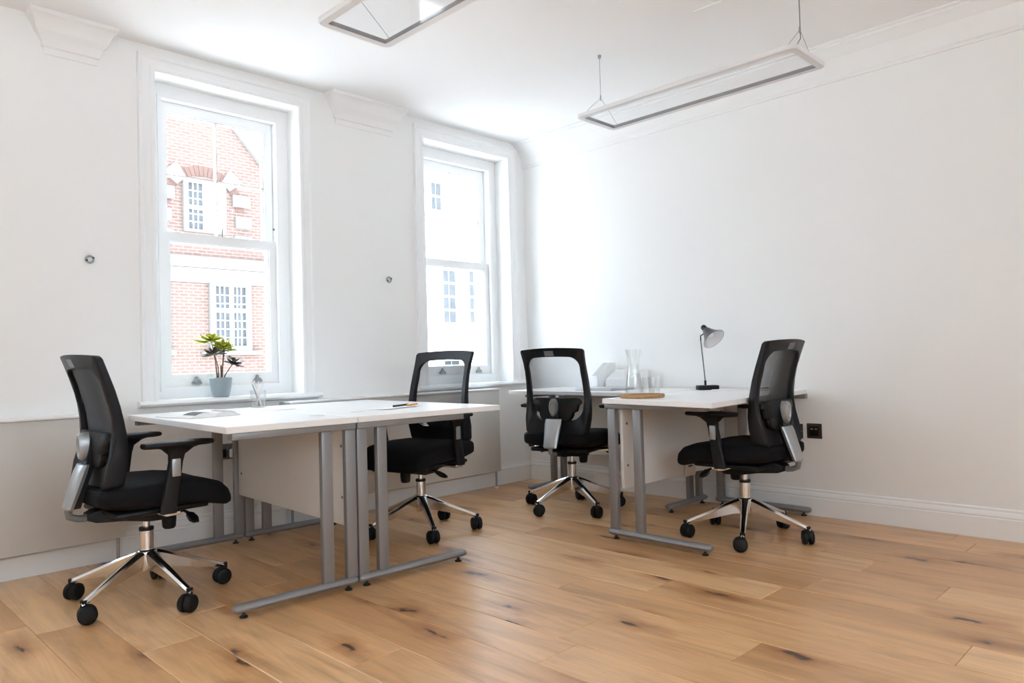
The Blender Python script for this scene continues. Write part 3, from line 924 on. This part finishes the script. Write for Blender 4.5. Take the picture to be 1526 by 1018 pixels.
    # arm rest: post, pad, silver band
    mb = MB()
    secs = []
    for z, x, wx, wy in ((0.388, -0.015, 0.060, 0.030), (0.41, -0.015, 0.062, 0.030), (0.50, 0.0, 0.058, 0.028), (0.585, 0.014, 0.054, 0.026), (0.615, 0.018, 0.062, 0.030), (0.638, 0.022, 0.12, 0.045), (0.646, 0.024, 0.17, 0.06)):
        secs.append([(x + wx / 2 * math.copysign(abs(math.cos(a)) ** .5, math.cos(a)), 0.278 + wy / 2 * math.copysign(abs(math.sin(a)) ** .5, math.sin(a)), z) for a in [2 * PI * k / 16 for k in range(16)]])
    mb.loft(secs)
    CH['arm'] = ('armrest', mb, 'black')
    mb = MB()
    secs = []
    for x, hy, hz in ((-0.110, 0.018, 0.006), (-0.105, 0.030, 0.011), (-0.06, 0.040, 0.013), (0.05, 0.042, 0.013), (0.13, 0.036, 0.012), (0.158, 0.026, 0.010), (0.166, 0.014, 0.006)):
        secs.append([(x, 0.275 + hy * math.copysign(abs(math.cos(a)) ** .6, math.cos(a)), 0.657 + hz * math.copysign(abs(math.sin(a)) ** .7, math.sin(a)) - 0.06 * (x - 0.02) ** 2) for a in [2 * PI * k / 16 for k in range(16)]])
    CH['pad'] = ('arm_pad', mb.loft(secs), 'rubber')
    mb = MB().box((0.012, 0.289, 0.565), (0.034, 0.012, 0.07), 0.004, m=None)
    CH['band'] = ('arm_band', mb, 'silver')
    mb = MB().box((0.0, 0.215, 0.385), (0.06, 0.14, 0.016), 0.005)
    CH['bracket'] = ('arm_bracket', mb, 'chrome')
    # column and base
    CH['column'] = ('gas_column', MB().lathe([(0, 0.125), (0.019, 0.125), (0.022, 0.13), (0.027, 0.20), (0.027, 0.285), (0.022, 0.288), (0.018, 0.29), (0.0145, 0.292), (0.0145, 0.345), (0, 0.345)], 24), 'chrome')
    CH['collar'] = ('column_collar', MB().lathe([(0, 0.283), (0.0285, 0.283), (0.0285, 0.296), (0, 0.296)], 24), 'black')
    CH['hub'] = ('base', MB().lathe([(0.027, 0.118), (0.034, 0.118), (0.040, 0.128), (0.043, 0.19), (0.040, 0.201), (0.034, 0.206), (0.027, 0.206)], 24), 'chrome')
    mb = MB()
    secs = []
    for r, hw_, zt, zb in ((0.030, 0.024, 0.205, 0.125), (0.07, 0.021, 0.190, 0.122), (0.16, 0.017, 0.152, 0.103), (0.26, 0.014, 0.112, 0.082), (0.300, 0.0135, 0.096, 0.075), (0.318, 0.011, 0.088, 0.074), (0.324, 0.006, 0.084, 0.076)):
        secs.append([(r, -hw_ * 0.55, zb), (r, hw_ * 0.55, zb), (r, hw_, zt - 0.012), (r, hw_ * 0.62, zt - 0.002), (r, 0, zt), (r, -hw_ * 0.62, zt - 0.002), (r, -hw_, zt - 0.012)])
    CH['spoke'] = ('spoke', mb.loft(secs), 'chrome')
    # caster: stem and hood, two wheels
    mb = MB().lathe([(0, 0.050), (0.009, 0.050), (0.009, 0.066), (0.0125, 0.067), (0.0125, 0.090), (0, 0.090)], 12)
    mb.box((-0.006, 0, 0.046), (0.040, 0.012, 0.036), 0.004)
    CH['caster'] = ('caster', mb, 'rubber')
    mb = MB().lathe([(0, -0.013), (0.022, -0.013), (0.030, -0.011), (0.0345, -0.006), (0.035, 0.003), (0.033, 0.010), (0.026, 0.013), (0, 0.014)], 22, m=Matrix.Rotation(R(90), 4, 'X'))
    CH['wheel'] = ('caster_wheel', mb, 'rubber')
    for k, (nm, mb, mat) in list(CH.items()):
        me = bpy.data.meshes.new(nm)
        bmesh.ops.recalc_face_normals(mb.bm, faces=mb.bm.faces)
        mb.bm.to_mesh(me); mb.bm.free()
        me.polygons.foreach_set('use_smooth', [True] * len(me.polygons))
        me.set_sharp_from_angle(angle=R(42))
        me.materials.append(M[mat])
        CH[k] = (nm, me)
chair_meshes()

def chair(label, x, y, yaw, phase, swivels, swap_levers=False):
    t = thing('office_chair', label, 'chair', (x, y, 0), R(yaw), 'black mesh office chairs')
    def part(k, parent, loc=None, rotz=0.0, label=None):
        nm, me = CH[k]
        return put_mesh(nm, me, parent, loc, rotz, label=label)
    part('seat', t); part('pan', t)
    b = part('backrest', t)
    part('mesh', b, label='see-through mesh of the back'); part('badge', b)
    part('lumbar', t)
    s = part('spine', t, label='silver spine of the back'); part('slider', s); part('rib', s)
    part('tube', t)
    m = part('mech', t); part('knob', m); part('lev_r', m); part('lev_l', m)
    for sgn in (1, -1):
        a = part('arm', t)
        p = part('pad', a); q = part('band', a, label='silver band on the arm post'); br = part('bracket', a)
        if sgn < 0: a.scale = (1, -1, 1)
    c = part('column', t); part('collar', c)
    h = part('hub', t)
    h.rotation_euler = (0, 0, R(phase - yaw))
    for k in range(5):
        part('spoke', h, rotz=2 * PI * k / 5)
    for k in range(5):
        a = R(phase - yaw) + 2 * PI * k / 5
        ca = part('caster', t, (0.312 * math.cos(a), 0.312 * math.sin(a), 0), a + R(swivels[k]))
        part('wheel', ca, (-0.012, 0.0155, 0.0352)); w_ = part('wheel', ca, (-0.012, -0.0155, 0.0352)); w_.rotation_euler = (0, 0, PI)
    return t

chair('black mesh office chair at the end of the desk with the open magazine', -3.182, -0.80, 1, 64, (20, 75, -40, 110, 10))
chair('black mesh office chair behind the desk with the pencils, its front facing out', -1.709, -0.763, 190, 28, (60, -30, 100, 15, -70))
chair('black mesh office chair seen from behind at the desk along the blank wall', -0.705, -1.030, 14, 32, (30, 80, -50, 120, 0))
chair('black mesh office chair nearest the wall sockets, turned towards the carafe desk', -0.713, -2.212, 90, 60, (-20, 40, 95, -60, 10))

# ------------------------------------------------------------------ hanging light frames
def pendant(label, x0, x1, y0, y1, z, mounts, cable):
    t = thing('pendant_light', label, 'pendant light', (0, 0, 0), group='hanging light frames')
    w_ = 0.036
    n = 5
    def rr(x0, x1, y0, y1, r):
        pts = []
        for cx, cy, a0 in ((x1 - r, y1 - r, 0), (x0 + r, y1 - r, PI / 2), (x0 + r, y0 + r, PI), (x1 - r, y0 + r, 3 * PI / 2)):
            for k in range(n + 1):
                a = a0 + PI / 2 * k / n
                pts.append((cx + r * math.cos(a), cy + r * math.sin(a)))
        return pts
    o = rr(x0, x1, y0, y1, 0.035); i = rr(x0 + w_, x1 - w_, y0 + w_, y1 - w_, 0.006)
    om = rr(x0 + 0.004, x1 - 0.004, y0 + 0.004, y1 - 0.004, 0.033)
    mb = MB()
    mb.loft([[(x, y, z - 0.009) for x, y in om], [(x, y, z - 0.003) for x, y in o], [(x, y, z + 0.010) for x, y in o], [(x, y, z + 0.010) for x, y in i], [(x, y, z - 0.009) for x, y in i]], loop=True)
    f = put('light_frame', mb, 'frame_light', t)
    put('light_panel', MB().box(((x0 + x1) / 2, (y0 + y1) / 2, z - 0.005), (x1 - x0 - 2 * w_ + 0.004, y1 - y0 - 2 * w_ + 0.004, 0.004)), 'acrylic', t, smooth=False, label='clear panel inside the frame')
    put('panel_gasket', MB().loft([[(x, y, z + 0.009) for x, y in i], [(x, y, z - 0.0085) for x, y in i], [(x * 0.9985 + 0.0015 * (x0 + x1) / 2, y * 0.9985 + 0.0015 * (y0 + y1) / 2, z - 0.0085) for x, y in i], [(x * 0.9985 + 0.0015 * (x0 + x1) / 2, y * 0.9985 + 0.0015 * (y0 + y1) / 2, z + 0.009) for x, y in i]], loop=True), 'wire', f)
    xm = (x0 + x1) / 2
    for k, (my, inset) in enumerate(mounts):
        zj = z + 0.135
        mb = MB().tube([(xm, my, CEIL), (xm, my, zj)], 0.0016, 6)
        wv = put('suspension_wire', mb, 'wire', t)
        put('wire_clamp', MB().lathe([(0, -0.015), (0.004, -0.015), (0.005, 0), (0.004, 0.015), (0, 0.015)], 10, (xm, my, zj)), 'silver', wv)
        put('ceiling_cup', MB().lathe([(0, -0.018), (0.008, -0.018), (0.010, -0.006), (0.010, 0), (0, 0)], 14, (xm, my, CEIL)), 'silver', wv)
        for ex in (x0 + 0.018, x1 - 0.018):
            put('bridle_wire', MB().tube([(xm, my, zj), (ex, my, z + 0.008)], 0.0012, 6), 'wire', t)
        if k == cable:
            mb = MB().tube([(xm + 0.004, my, CEIL - 0.002), (xm + 0.004, my, zj), (xm - 0.02, my - 0.01, zj - 0.05), (xm - 0.09, my - 0.02, z + 0.03), (xm - 0.10, my - 0.02, z + 0.009)], 0.0025, 8)
            put('power_cable', mb, 'wire', t)
    return t
pendant('rectangular white light frame hanging clear in front of the blank wall', -1.122, -0.775, -2.735, -1.480, 2.30, ((-1.53, 0), (-2.685, 0)), 1)
pendant('rectangular white light frame overhead, cut off by the picture edge', -2.778, -2.431, -2.790, -1.536, 2.30, ((-1.585, 0), (-2.74, 0)), 1)
mb = MB().tube([(-1.0165, -2.18, CEIL - 0.002), (-1.003, -2.70, CEIL - 0.002)], 0.004, 8)
put('ceiling_cable', mb, 'white_plastic', label='thin white cable running along the ceiling above the light frame', cat='cable')

# ------------------------------------------------------------------ wall fittings
for (x, z), lab in (((-3.165, 1.512), 'round metal ring fixed to the wall beside the window with the plant'), ((-1.349, 1.517), 'round metal ring fixed to the wall between the two windows')):
    t = thing('wall_ring', lab, 'wall fitting', (x, 0, z), group='metal rings on the window wall')
    mb = MB()
    mb.loft([[((0.0165 + 0.0055 * math.cos(b)) * math.cos(a), -0.006 + 0.006 * math.sin(b), (0.0165 + 0.0055 * math.cos(b)) * math.sin(a)) for b in [2 * PI * q / 10 for q in range(10)]] for a in [2 * PI * k / 28 for k in range(28)]], loop=True)
    put('ring', mb, 'silver', t)
    for a in (25, 205):
        put('screw', MB().lathe([(0, -0.002), (0.0042, -0.002), (0.0042, 0.003), (0, 0.003)], 10, m=Matrix.Translation((0.0165 * math.cos(R(a)), -0.0125, 0.0165 * math.sin(R(a)))) @ Matrix.Rotation(R(90), 4, 'X')), 'black', t)
    put('blank_disc', MB().lathe([(0, -0.004), (0.0125, -0.004), (0.0125, 0.004), (0, 0.004)], 20, m=Matrix.Rotation(R(90), 4, 'X')), 'white_plastic', t)

def plate_x(name, label, y0, y1, z0, z1, mat='bronze'):
    t = thing(name, label, 'socket', (0, (y0 + y1) / 2, (z0 + z1) / 2))
    hy, hz = (y1 - y0) / 2, (z1 - z0) / 2
    p = put('face_plate', MB().box((-0.004, 0, 0), (0.008, 2 * hy, 2 * hz), 0.002), mat, t)
    return t
t = plate_x('double_socket', 'dark bronze double power socket low on the blank wall', -2.222, -2.075, 0.443, 0.529)
for s in (1, -1):
    put('socket_insert', MB().box((-0.0095, s * 0.038, -0.008), (0.004, 0.044, 0.046), 0.002), 'black', t)
    put('rocker_switch', MB().box((-0.012, s * 0.012, 0.018), (0.007, 0.010, 0.020), 0.002), 'white_plastic' if False else 'silver', t, label='small metal switch')
for y, z in ((0.0, -0.03), (0.066, 0.0), (-0.066, 0.0)):
    put('plate_screw', MB().lathe([(0, 0), (0.003, 0), (0.003, 0.0015), (0, 0.0015)], 10, m=Matrix.Translation((-0.008, y, z)) @ Matrix.Rotation(R(-90), 4, 'Y')), 'silver', t)
t = plate_x('data_socket', 'dark bronze square data outlet beside the double power socket', -2.333, -2.247, 0.447, 0.534)
put('module', MB().box((-0.0095, 0, -0.002), (0.004, 0.052, 0.056), 0.002), 'black', t)
for s in (1, -1):
    put('data_port', MB().box((-0.0125, s * 0.012, 0.012), (0.003, 0.014, 0.009), 0.001), 'silver', t, label='pale data port')

# socket and plug between the desk legs on the window wall
t = thing('wall_socket', 'grey metal double power socket on the wall between the desk legs', 'socket', (-2.470, 0, 0.480))
put('face_plate', MB().box((0, -0.004, 0), (0.146, 0.008, 0.086), 0.002), 'grey_plate', t)
for s in (-1, 1):
    put('socket_insert', MB().box((s * 0.040, -0.0095, -0.008), (0.044, 0.004, 0.046), 0.002), 'black', t)
    put('rocker_switch', MB().box((s * 0.014, -0.011, 0.018), (0.010, 0.008, 0.022), 0.002), 'silver', t)
t = thing('power_plug', 'white power plug and flex in the grey double power socket', 'plug', (-2.453, 0, 0.470))
put('plug_body', MB().box((0, -0.028, 0), (0.048, 0.032, 0.050), 0.010), 'white_plastic', t)
put('plug_flex', MB().tube([(0, -0.032, -0.022), (0.002, -0.034, -0.06), (0.012, -0.036, -0.12), (0.012, -0.03, -0.20), (0.004, -0.026, -0.30), (0.0, -0.03, -0.468)], 0.004, 8), 'white_plastic', t)
mb = MB().tube([(-3.02, -0.045, 0.004), (-2.97, -0.055, 0.02), (-2.955, -0.06, 0.09), (-2.93, -0.05, 0.15)], 0.0025, 8)
put('floor_cable', mb, 'white_plastic', label='thin pale cable rising from the floor by the chair at the desk end', cat='cable')

# cable access plate on the screen under the carafe desk
t = thing('cable_plate', 'square beige outlet plate on the screen under the carafe desk', 'outlet', (-0.505, -1.758, 0.300))
put('face_plate', MB().box((0, -0.003, 0), (0.115, 0.006, 0.105), 0.002), 'beige', t)
put('outlet_slot', MB().box((0.0, -0.007, 0.005), (0.045, 0.004, 0.008), 0.001), 'black', t)

# ------------------------------------------------------------------ plant on the sill
def plant():
    t = thing('potted_aeonium', 'branching rosette succulent in a blue grey pot on the window sill', 'plant', (-2.500, 0.022, 0.787))
    put('pot', MB().lathe([(0, 0), (0.040, 0), (0.043, 0.003), (0.052, 0.035), (0.058, 0.07), (0.061, 0.108), (0.0575, 0.110), (0.054, 0.095), (0, 0.092)], 40), 'pot', t)
    put('soil', MB().lathe([(0, 0.099), (0.030, 0.099), (0.054, 0.096), (0.054, 0.093), (0, 0.093)], 24), 'soil', t, smooth=False)
    k = 0.00375
    sx = lambda px: (px - 332) * k
    sz = lambda py: (563 - py) * k + 0.110
    rnd = random.Random(3)
    # spoon shaped leaf, lying along +x
    def leaf_mesh(mat):
        mb = MB()
        secs = []
        for r, wd, z, th in ((0.004, 0.0045, 0.0, 0.0025), (0.02, 0.0085, 0.001, 0.003), (0.036, 0.0145, 0.004, 0.003), (0.047, 0.0145, 0.008, 0.0024), (0.054, 0.0085, 0.011, 0.0014), (0.0575, 0.0012, 0.0125, 0.0005)):
            secs.append([(r, wd, z + th * .6 + 0.002), (r, 0, z - th), (r, -wd, z + th * .6 + 0.002), (r, 0, z + th)])
        mb.loft(secs)
        me = bpy.data.meshes.new('leaf')
        bmesh.ops.recalc_face_normals(mb.bm, faces=mb.bm.faces)
        mb.bm.to_mesh(me); mb.bm.free()
        me.polygons.foreach_set('use_smooth', [True] * len(me.polygons))
        me.materials.append(M[mat])
        return me
    L = {m: leaf_mesh(m) for m in ('leaf_green', 'leaf_mid', 'leaf_dark')}
    roses = [('leaf_green', 320, 507, 0.012, 1.5, (3, -4), (327, 563)), ('leaf_green', 334, 516, -0.030, 1.22, (-16, 14), (333, 563)), ('leaf_mid', 338, 520, -0.005, 1.05, (10, 6), (334, 563)),
             ('leaf_dark', 318, 526, -0.040, 1.22, (6, 4), (329, 563)), ('leaf_dark', 351, 541, -0.010, 1.15, (2, 22), (336, 563))]
    for mat, px, py, y, s, tilt, foot in roses:
        p = Vector((sx(px), y, sz(py)))
        f = Vector((sx(foot[0]), 0.0, 0.095))
        mid = f.lerp(p, 0.55) + Vector(((f.x - p.x) * 0.25, 0, -0.012))
        stem = MB().tube([f, f.lerp(mid, 0.5) + Vector((0, 0, 0.004)), mid, mid.lerp(p, 0.6), p + Vector((0, 0, -0.002))], [0.0042, 0.0036, 0.0030, 0.0026, 0.0032], 8)
        put('branch', stem, 'stem', t)
        r = put('rosette', MB().lathe([(0, -0.006), (0.005, -0.004), (0.007, 0.002), (0.004, 0.008), (0, 0.010)], 10), mat, t, loc=p)
        r.rotation_euler = (R(tilt[0]), R(tilt[1]), rnd.uniform(0, 6))
        r.scale = (s, s, s)
        for ring, (n, el, sc, z) in enumerate(((9, -14, 1.0, -0.003), (8, 8, 0.86, 0.0), (5, 34, 0.55, 0.003))):
            for q in range(n):
                a = 2 * PI * (q + ring * 0.37) / n + rnd.uniform(-0.1, 0.1)
                o = put_mesh('leaf', L[mat], r, (0, 0, z))
                o.rotation_euler = (rnd.uniform(-0.2, 0.2), -R(el + rnd.uniform(-7, 7)), a)
                u = sc * rnd.uniform(0.9, 1.06); o.scale = (u, u, u)
    put('branch', MB().tube([(sx(333), 0.0, 0.095), (sx(332.6), 0.0, sz(545))], [0.005, 0.0042], 8), 'stem', t, label='cut stub of an old stem')
plant()

# ------------------------------------------------------------------ things on the desks
def local(u, v):
    c, s = math.cos(LYAW), math.sin(LYAW)
    return (PIV[0] + u * c - v * s, PIV[1] + u * s + v * c)

def magazine():
    t = thing('open_magazine', 'open magazine with curling pages lying near the desk corner', 'magazine', (-2.88, -0.60, ZL + 0.0008), R(8))
    # each half is a stack whose pages arch up from the spine
    for s in (-1, 1):
        mb = MB()
        secs = []
        n = 10
        prof = [(k / n * 0.125, 0.003 + 0.020 * math.sin(PI * (k / n) ** 0.75) ) for k in range(n + 1)]
        for v in (-0.15, -0.05, 0.05, 0.15):
            dip = 1.0 - 0.2 * (v > 0)
            secs.append([(s * x, v, z * dip) for x, z in prof] + [(s * 0.125, v, 0.0), (0, v, 0.0)])
        put('page_block', mb.loft(secs), 'paper', t, angle=60)
        mb = MB()  # picture patch, stretched to the front edge as painted shade of the page ends
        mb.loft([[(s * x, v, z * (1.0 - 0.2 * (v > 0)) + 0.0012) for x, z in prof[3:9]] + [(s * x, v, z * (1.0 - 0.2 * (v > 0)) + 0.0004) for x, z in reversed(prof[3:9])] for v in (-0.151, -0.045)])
        put('picture_and_shade', mb, 'print', t, label='grey printed picture with painted shade at the page ends')
    return t
magazine()
def sheet(label, x, y, z, w_, d_, rot, mat='paper'):
    mb = MB()
    n = 6
    top = [[(w_ * (i / n - 0.5), d_ * (j - 0.5), 0.0012 + 0.003 * (i / n) ** 3) for i in range(n + 1)] for j in (0, 1)]
    secs = [r + [(p[0], p[1], p[2] - 0.0008) for p in reversed(r)] for r in top]
    mb.loft(secs)
    put('paper_sheet', mb, mat, loc=(x, y, z), rotz=R(rot), label=label, cat='paper')
sheet('white paper sheet behind the open magazine', -2.72, -0.30, ZL, 0.21, 0.29, 12)
sheet('white paper sheet by the glass of pencils', -2.44, -0.45, ZL, 0.21, 0.29, -20)
sheet('white paper sheet under the two loose pencils', -2.10, -1.02, ZL, 0.21, 0.29, -72)

def pencil(name, label, a, b, z, r, mat, wood=True, cat='pencil', group=None):
    a, b = Vector((*a, z)), Vector((*b, z))
    d = b - a
    t = thing(name, label, cat, a, math.atan2(d.y, d.x), group)
    L = d.length
    m = Matrix.Rotation(R(90), 4, 'Y')
    put('barrel', MB().lathe([(0, 0), (r, 0), (r, L - 0.02), (0, L - 0.02)], 6, m=m), mat, t, smooth=False)
    put('tip', MB().lathe([(0, L - 0.0205), (r * .98, L - 0.0205), (r * .3, L - 0.004), (0, L)], 10, m=m), 'wood' if wood else mat, t)
pencil('pencil', 'black pencil lying on the deeper desk', (-2.085, -1.040), (-1.935, -0.975), ZL + 0.0075, 0.0048, 'black', cat='pencil', group='pencils lying on the deeper desk')
pencil('pencil', 'orange pencil lying beside the black one', (-2.005, -1.045), (-1.885, -0.985), ZL + 0.0075, 0.0048, 'orange', cat='pencil', group='pencils lying on the deeper desk')

def pencil_glass():
    x, y = -2.405, -0.235
    t = thing('pencil_tumbler', 'clear glass tumbler of pale pencils on the desk below the plant', 'tumbler', (x, y, ZL))
    put('glass_wall', MB().lathe([(0, 0.0), (0.036, 0.0), (0.038, 0.004), (0.042, 0.095), (0.0405, 0.095), (0.036, 0.008), (0, 0.008)], 32), 'tumbler', t)
    rnd = random.Random(8)
    for k, (a, tilt, ln, mat, lab) in enumerate(((135, 17, 0.150, 'paper', 'white pencil leaning outermost in the glass tumbler'), (160, 12, 0.145, 'pink', 'pale pink pencil in the glass tumbler'), (-42, 19, 0.148, 'paper', 'white pencil leaning against the tumbler rim toward the blank wall'),
                                       (118, 21, 0.140, 'silver', 'silver grey pencil in the glass tumbler'), (-70, 9, 0.142, 'paper', 'white pencil standing nearly upright in the glass tumbler'))):
        d = Vector((math.sin(R(tilt)) * math.cos(R(a)), math.sin(R(tilt)) * math.sin(R(a)), math.cos(R(tilt))))
        p = Vector((x, y, ZL + 0.0105)) - Vector((d.x, d.y, 0)) * 0.040 + Vector((0.0, 0.0078 * (k - 2), 0))
        o = thing('pencil', lab, 'pencil', p, 0, 'pencils standing in the glass tumbler')
        o.rotation_euler = d.to_track_quat('Z', 'Y').to_euler()
        put('barrel', MB().lathe([(0, 0.0), (0.0033, 0.0), (0.0033, ln - 0.016), (0, ln - 0.016)], 8), mat, o)
        put('tip', MB().lathe([(0, ln - 0.0165), (0.0032, ln - 0.0165), (0, ln)], 8), 'pink' if mat == 'pink' else 'paper', o)
pencil_glass()

# carafe, glasses and tray
TX, TY = -1.055, -1.825
t = thing('cork_tray', 'round cork tray under the carafe and glasses', 'tray', (TX, TY, ZR))
put('tray_disc', MB().lathe([(0, 0), (0.110, 0), (0.116, 0.003), (0.117, 0.016), (0.114, 0.019), (0, 0.019)], 48), 'cork', t)
ZT = ZR + 0.019
def on_tray(px_dx, depth):
    """offset from the tray centre: px_dx along the picture's horizontal, depth away from the camera"""
    return (TX + 0.706 * px_dx + 0.708 * depth, TY - 0.708 * px_dx + 0.706 * depth)
cx, cy = on_tray(-0.043, -0.01)
t = thing('water_carafe', 'waisted glass carafe half filled with water on the tray', 'carafe', (cx, cy, ZT))
put('glass_body', MB().lathe([(0, 0), (0.040, 0), (0.046, 0.004), (0.046, 0.02), (0.040, 0.08), (0.030, 0.14), (0.029, 0.16), (0.034, 0.20), (0.042, 0.235), (0.0405, 0.235), (0.0325, 0.20), (0.0275, 0.16), (0.0285, 0.14), (0.0385, 0.08), (0.0445, 0.022), (0.043, 0.010), (0, 0.009)], 40), 'tumbler', t)
put('water', MB().lathe([(0, 0.011), (0.042, 0.012), (0.0436, 0.022), (0.0378, 0.08), (0.0325, 0.108), (0, 0.108)], 40), 'water', t, label='still water')
for (dx, dp), h, lab, nm in (((0.028, -0.035), 0.088, 'clear drinking glass standing closest to the carafe', 1), ((0.072, 0.035), 0.088, 'clear drinking glass standing farther along the tray', 2)):
    gx, gy = on_tray(dx, dp)
    t = thing('drinking_glass', lab, 'glass', (gx, gy, ZT), group='drinking glasses on the cork tray')
    put('glass_wall', MB().lathe([(0, 0), (0.026, 0), (0.029, 0.004), (0.033, h), (0.0318, h), (0.0275, 0.012), (0, 0.011)], 32), 'tumbler', t)

# desk lamp
def lamp():
    bx, by = -0.205, -1.720
    t = thing('desk_lamp', 'dark grey desk lamp with a conical shade on the carafe desk', 'lamp', (bx, by, ZR))
    put('lamp_base', MB().box((0, 0, 0.014), (0.125, 0.085, 0.028), 0.005, m=Matrix.Rotation(R(-45), 4, 'Z')), 'black', t)
    side = Vector((0.706, -0.708, 0))            # along the picture
    fwd = Vector((0.708, 0.706, 0))              # away from the viewer
    put('stem_socket', MB().lathe([(0, 0.026), (0.007, 0.026), (0.007, 0.058), (0, 0.058)], 12, tuple(side * -0.012)), 'black', t)
    top = side * -0.032 + Vector((0, 0, 0.305))
    put('stem', MB().tube([side * -0.012 + Vector((0, 0, 0.05)), side * -0.022 + Vector((0, 0, 0.18)), top], 0.0038, 10), 'grey_plastic', t)
    axis = (side * 0.40 - fwd * 0.62 - Vector((0, 0, 0.68))).normalized()
    neck = side * 0.000 + Vector((0, 0, 0.372))
    m = Matrix.Translation(neck) @ axis.to_track_quat('Z', 'Y').to_matrix().to_4x4()
    sh = put('lamp_shade', MB().lathe([(0.018, -0.002), (0.024, 0.006), (0.033, 0.030), (0.050, 0.060), (0.073, 0.088), (0.0725, 0.089), (0.048, 0.063), (0.031, 0.032), (0.018, 0.008)], 36, m=m), 'lamp', t)
    put('shade_lining', MB().lathe([(0, 0.012), (0.017, 0.0105), (0.0295, 0.033), (0.0465, 0.064), (0.0712, 0.0885), (0.0705, 0.0885), (0.045, 0.066), (0.028, 0.035), (0, 0.0145)], 36, m=m), 'lamp_in', sh, label='white inside of the shade')
    put('shade_cap', MB().lathe([(0, -0.034), (0.012, -0.033), (0.017, -0.026), (0.019, 0.004), (0, 0.004)], 24, m=m), 'black', sh)
    put('bulb', MB().lathe([(0, 0.012), (0.012, 0.014), (0.013, 0.030), (0.020, 0.048), (0.016, 0.062), (0, 0.068)], 20, m=m), 'white_plastic', sh)
    put('knuckle', MB().tube([top, top + Vector((0, 0, 0.03)), neck + axis * 0.035 - side * 0.028], 0.004, 8), 'black', t)
lamp()

# papers and other things on the desks by the blank wall
sheet('white paper sheet between the desk lamp and the chair nearest the wall sockets', -0.23, -1.93, ZR, 0.21, 0.29, 30)
t = thing('notebook', 'dark notebook lying behind the chair nearest the wall sockets', 'notebook', (-0.16, -2.13, ZR), R(12))
put('cover', MB().box((0, 0, 0.0125), (0.15, 0.13, 0.003), 0.001), 'book', t)
put('back_cover', MB().box((0, 0, 0.0015), (0.15, 0.13, 0.003), 0.001), 'book', t)
put('page_block', MB().box((0.002, 0, 0.007), (0.143, 0.126, 0.0075)), 'paper', t)
t = thing('laptop', 'slim silver laptop lying shut on the desk along the blank wall', 'laptop', (-0.36, -1.04, ZR), R(-6))
put('laptop_base', MB().box((0, 0, 0.006), (0.23, 0.33, 0.010), 0.003), 'laptop', t)
put('laptop_lid', MB().box((0.0, 0, 0.0145), (0.23, 0.33, 0.006), 0.002), 'laptop', t)
for (x, y, h, wd, lab) in ((-0.13, -0.86, 0.18, 0.05, 'tall slim white file holder on the desk along the blank wall'), (-0.13, -1.06, 0.13, 0.20, 'low wide white file holder on the desk along the blank wall')):
    t = thing('file_holder', lab, 'file holder', (x, y, ZR), 0, 'white file holders')
    hw_ = wd / 2
    put('side_panel', MB().prism([(-0.11, 0), (0.11, 0), (0.11, h), (0.02, h), (-0.11, h * 0.5)], lambda u, v, d: (u, d, v), hw_ - 0.003, hw_), 'file_white', t, smooth=False)
    put('side_panel', MB().prism([(-0.11, 0), (0.11, 0), (0.11, h), (0.02, h), (-0.11, h * 0.5)], lambda u, v, d: (u, d, v), -hw_, -hw_ + 0.003), 'file_white', t, smooth=False)
    put('back_panel', MB().box((0.1085, 0, h / 2), (0.003, wd - 0.006, h)), 'file_white', t, smooth=False)
    put('front_panel', MB().box((-0.1085, 0, h / 4), (0.003, wd - 0.006, h / 2)), 'file_white', t, smooth=False)
    put('base_panel', MB().box((0, 0, 0.0015), (0.214, wd - 0.006, 0.003)), 'file_white', t, smooth=False)
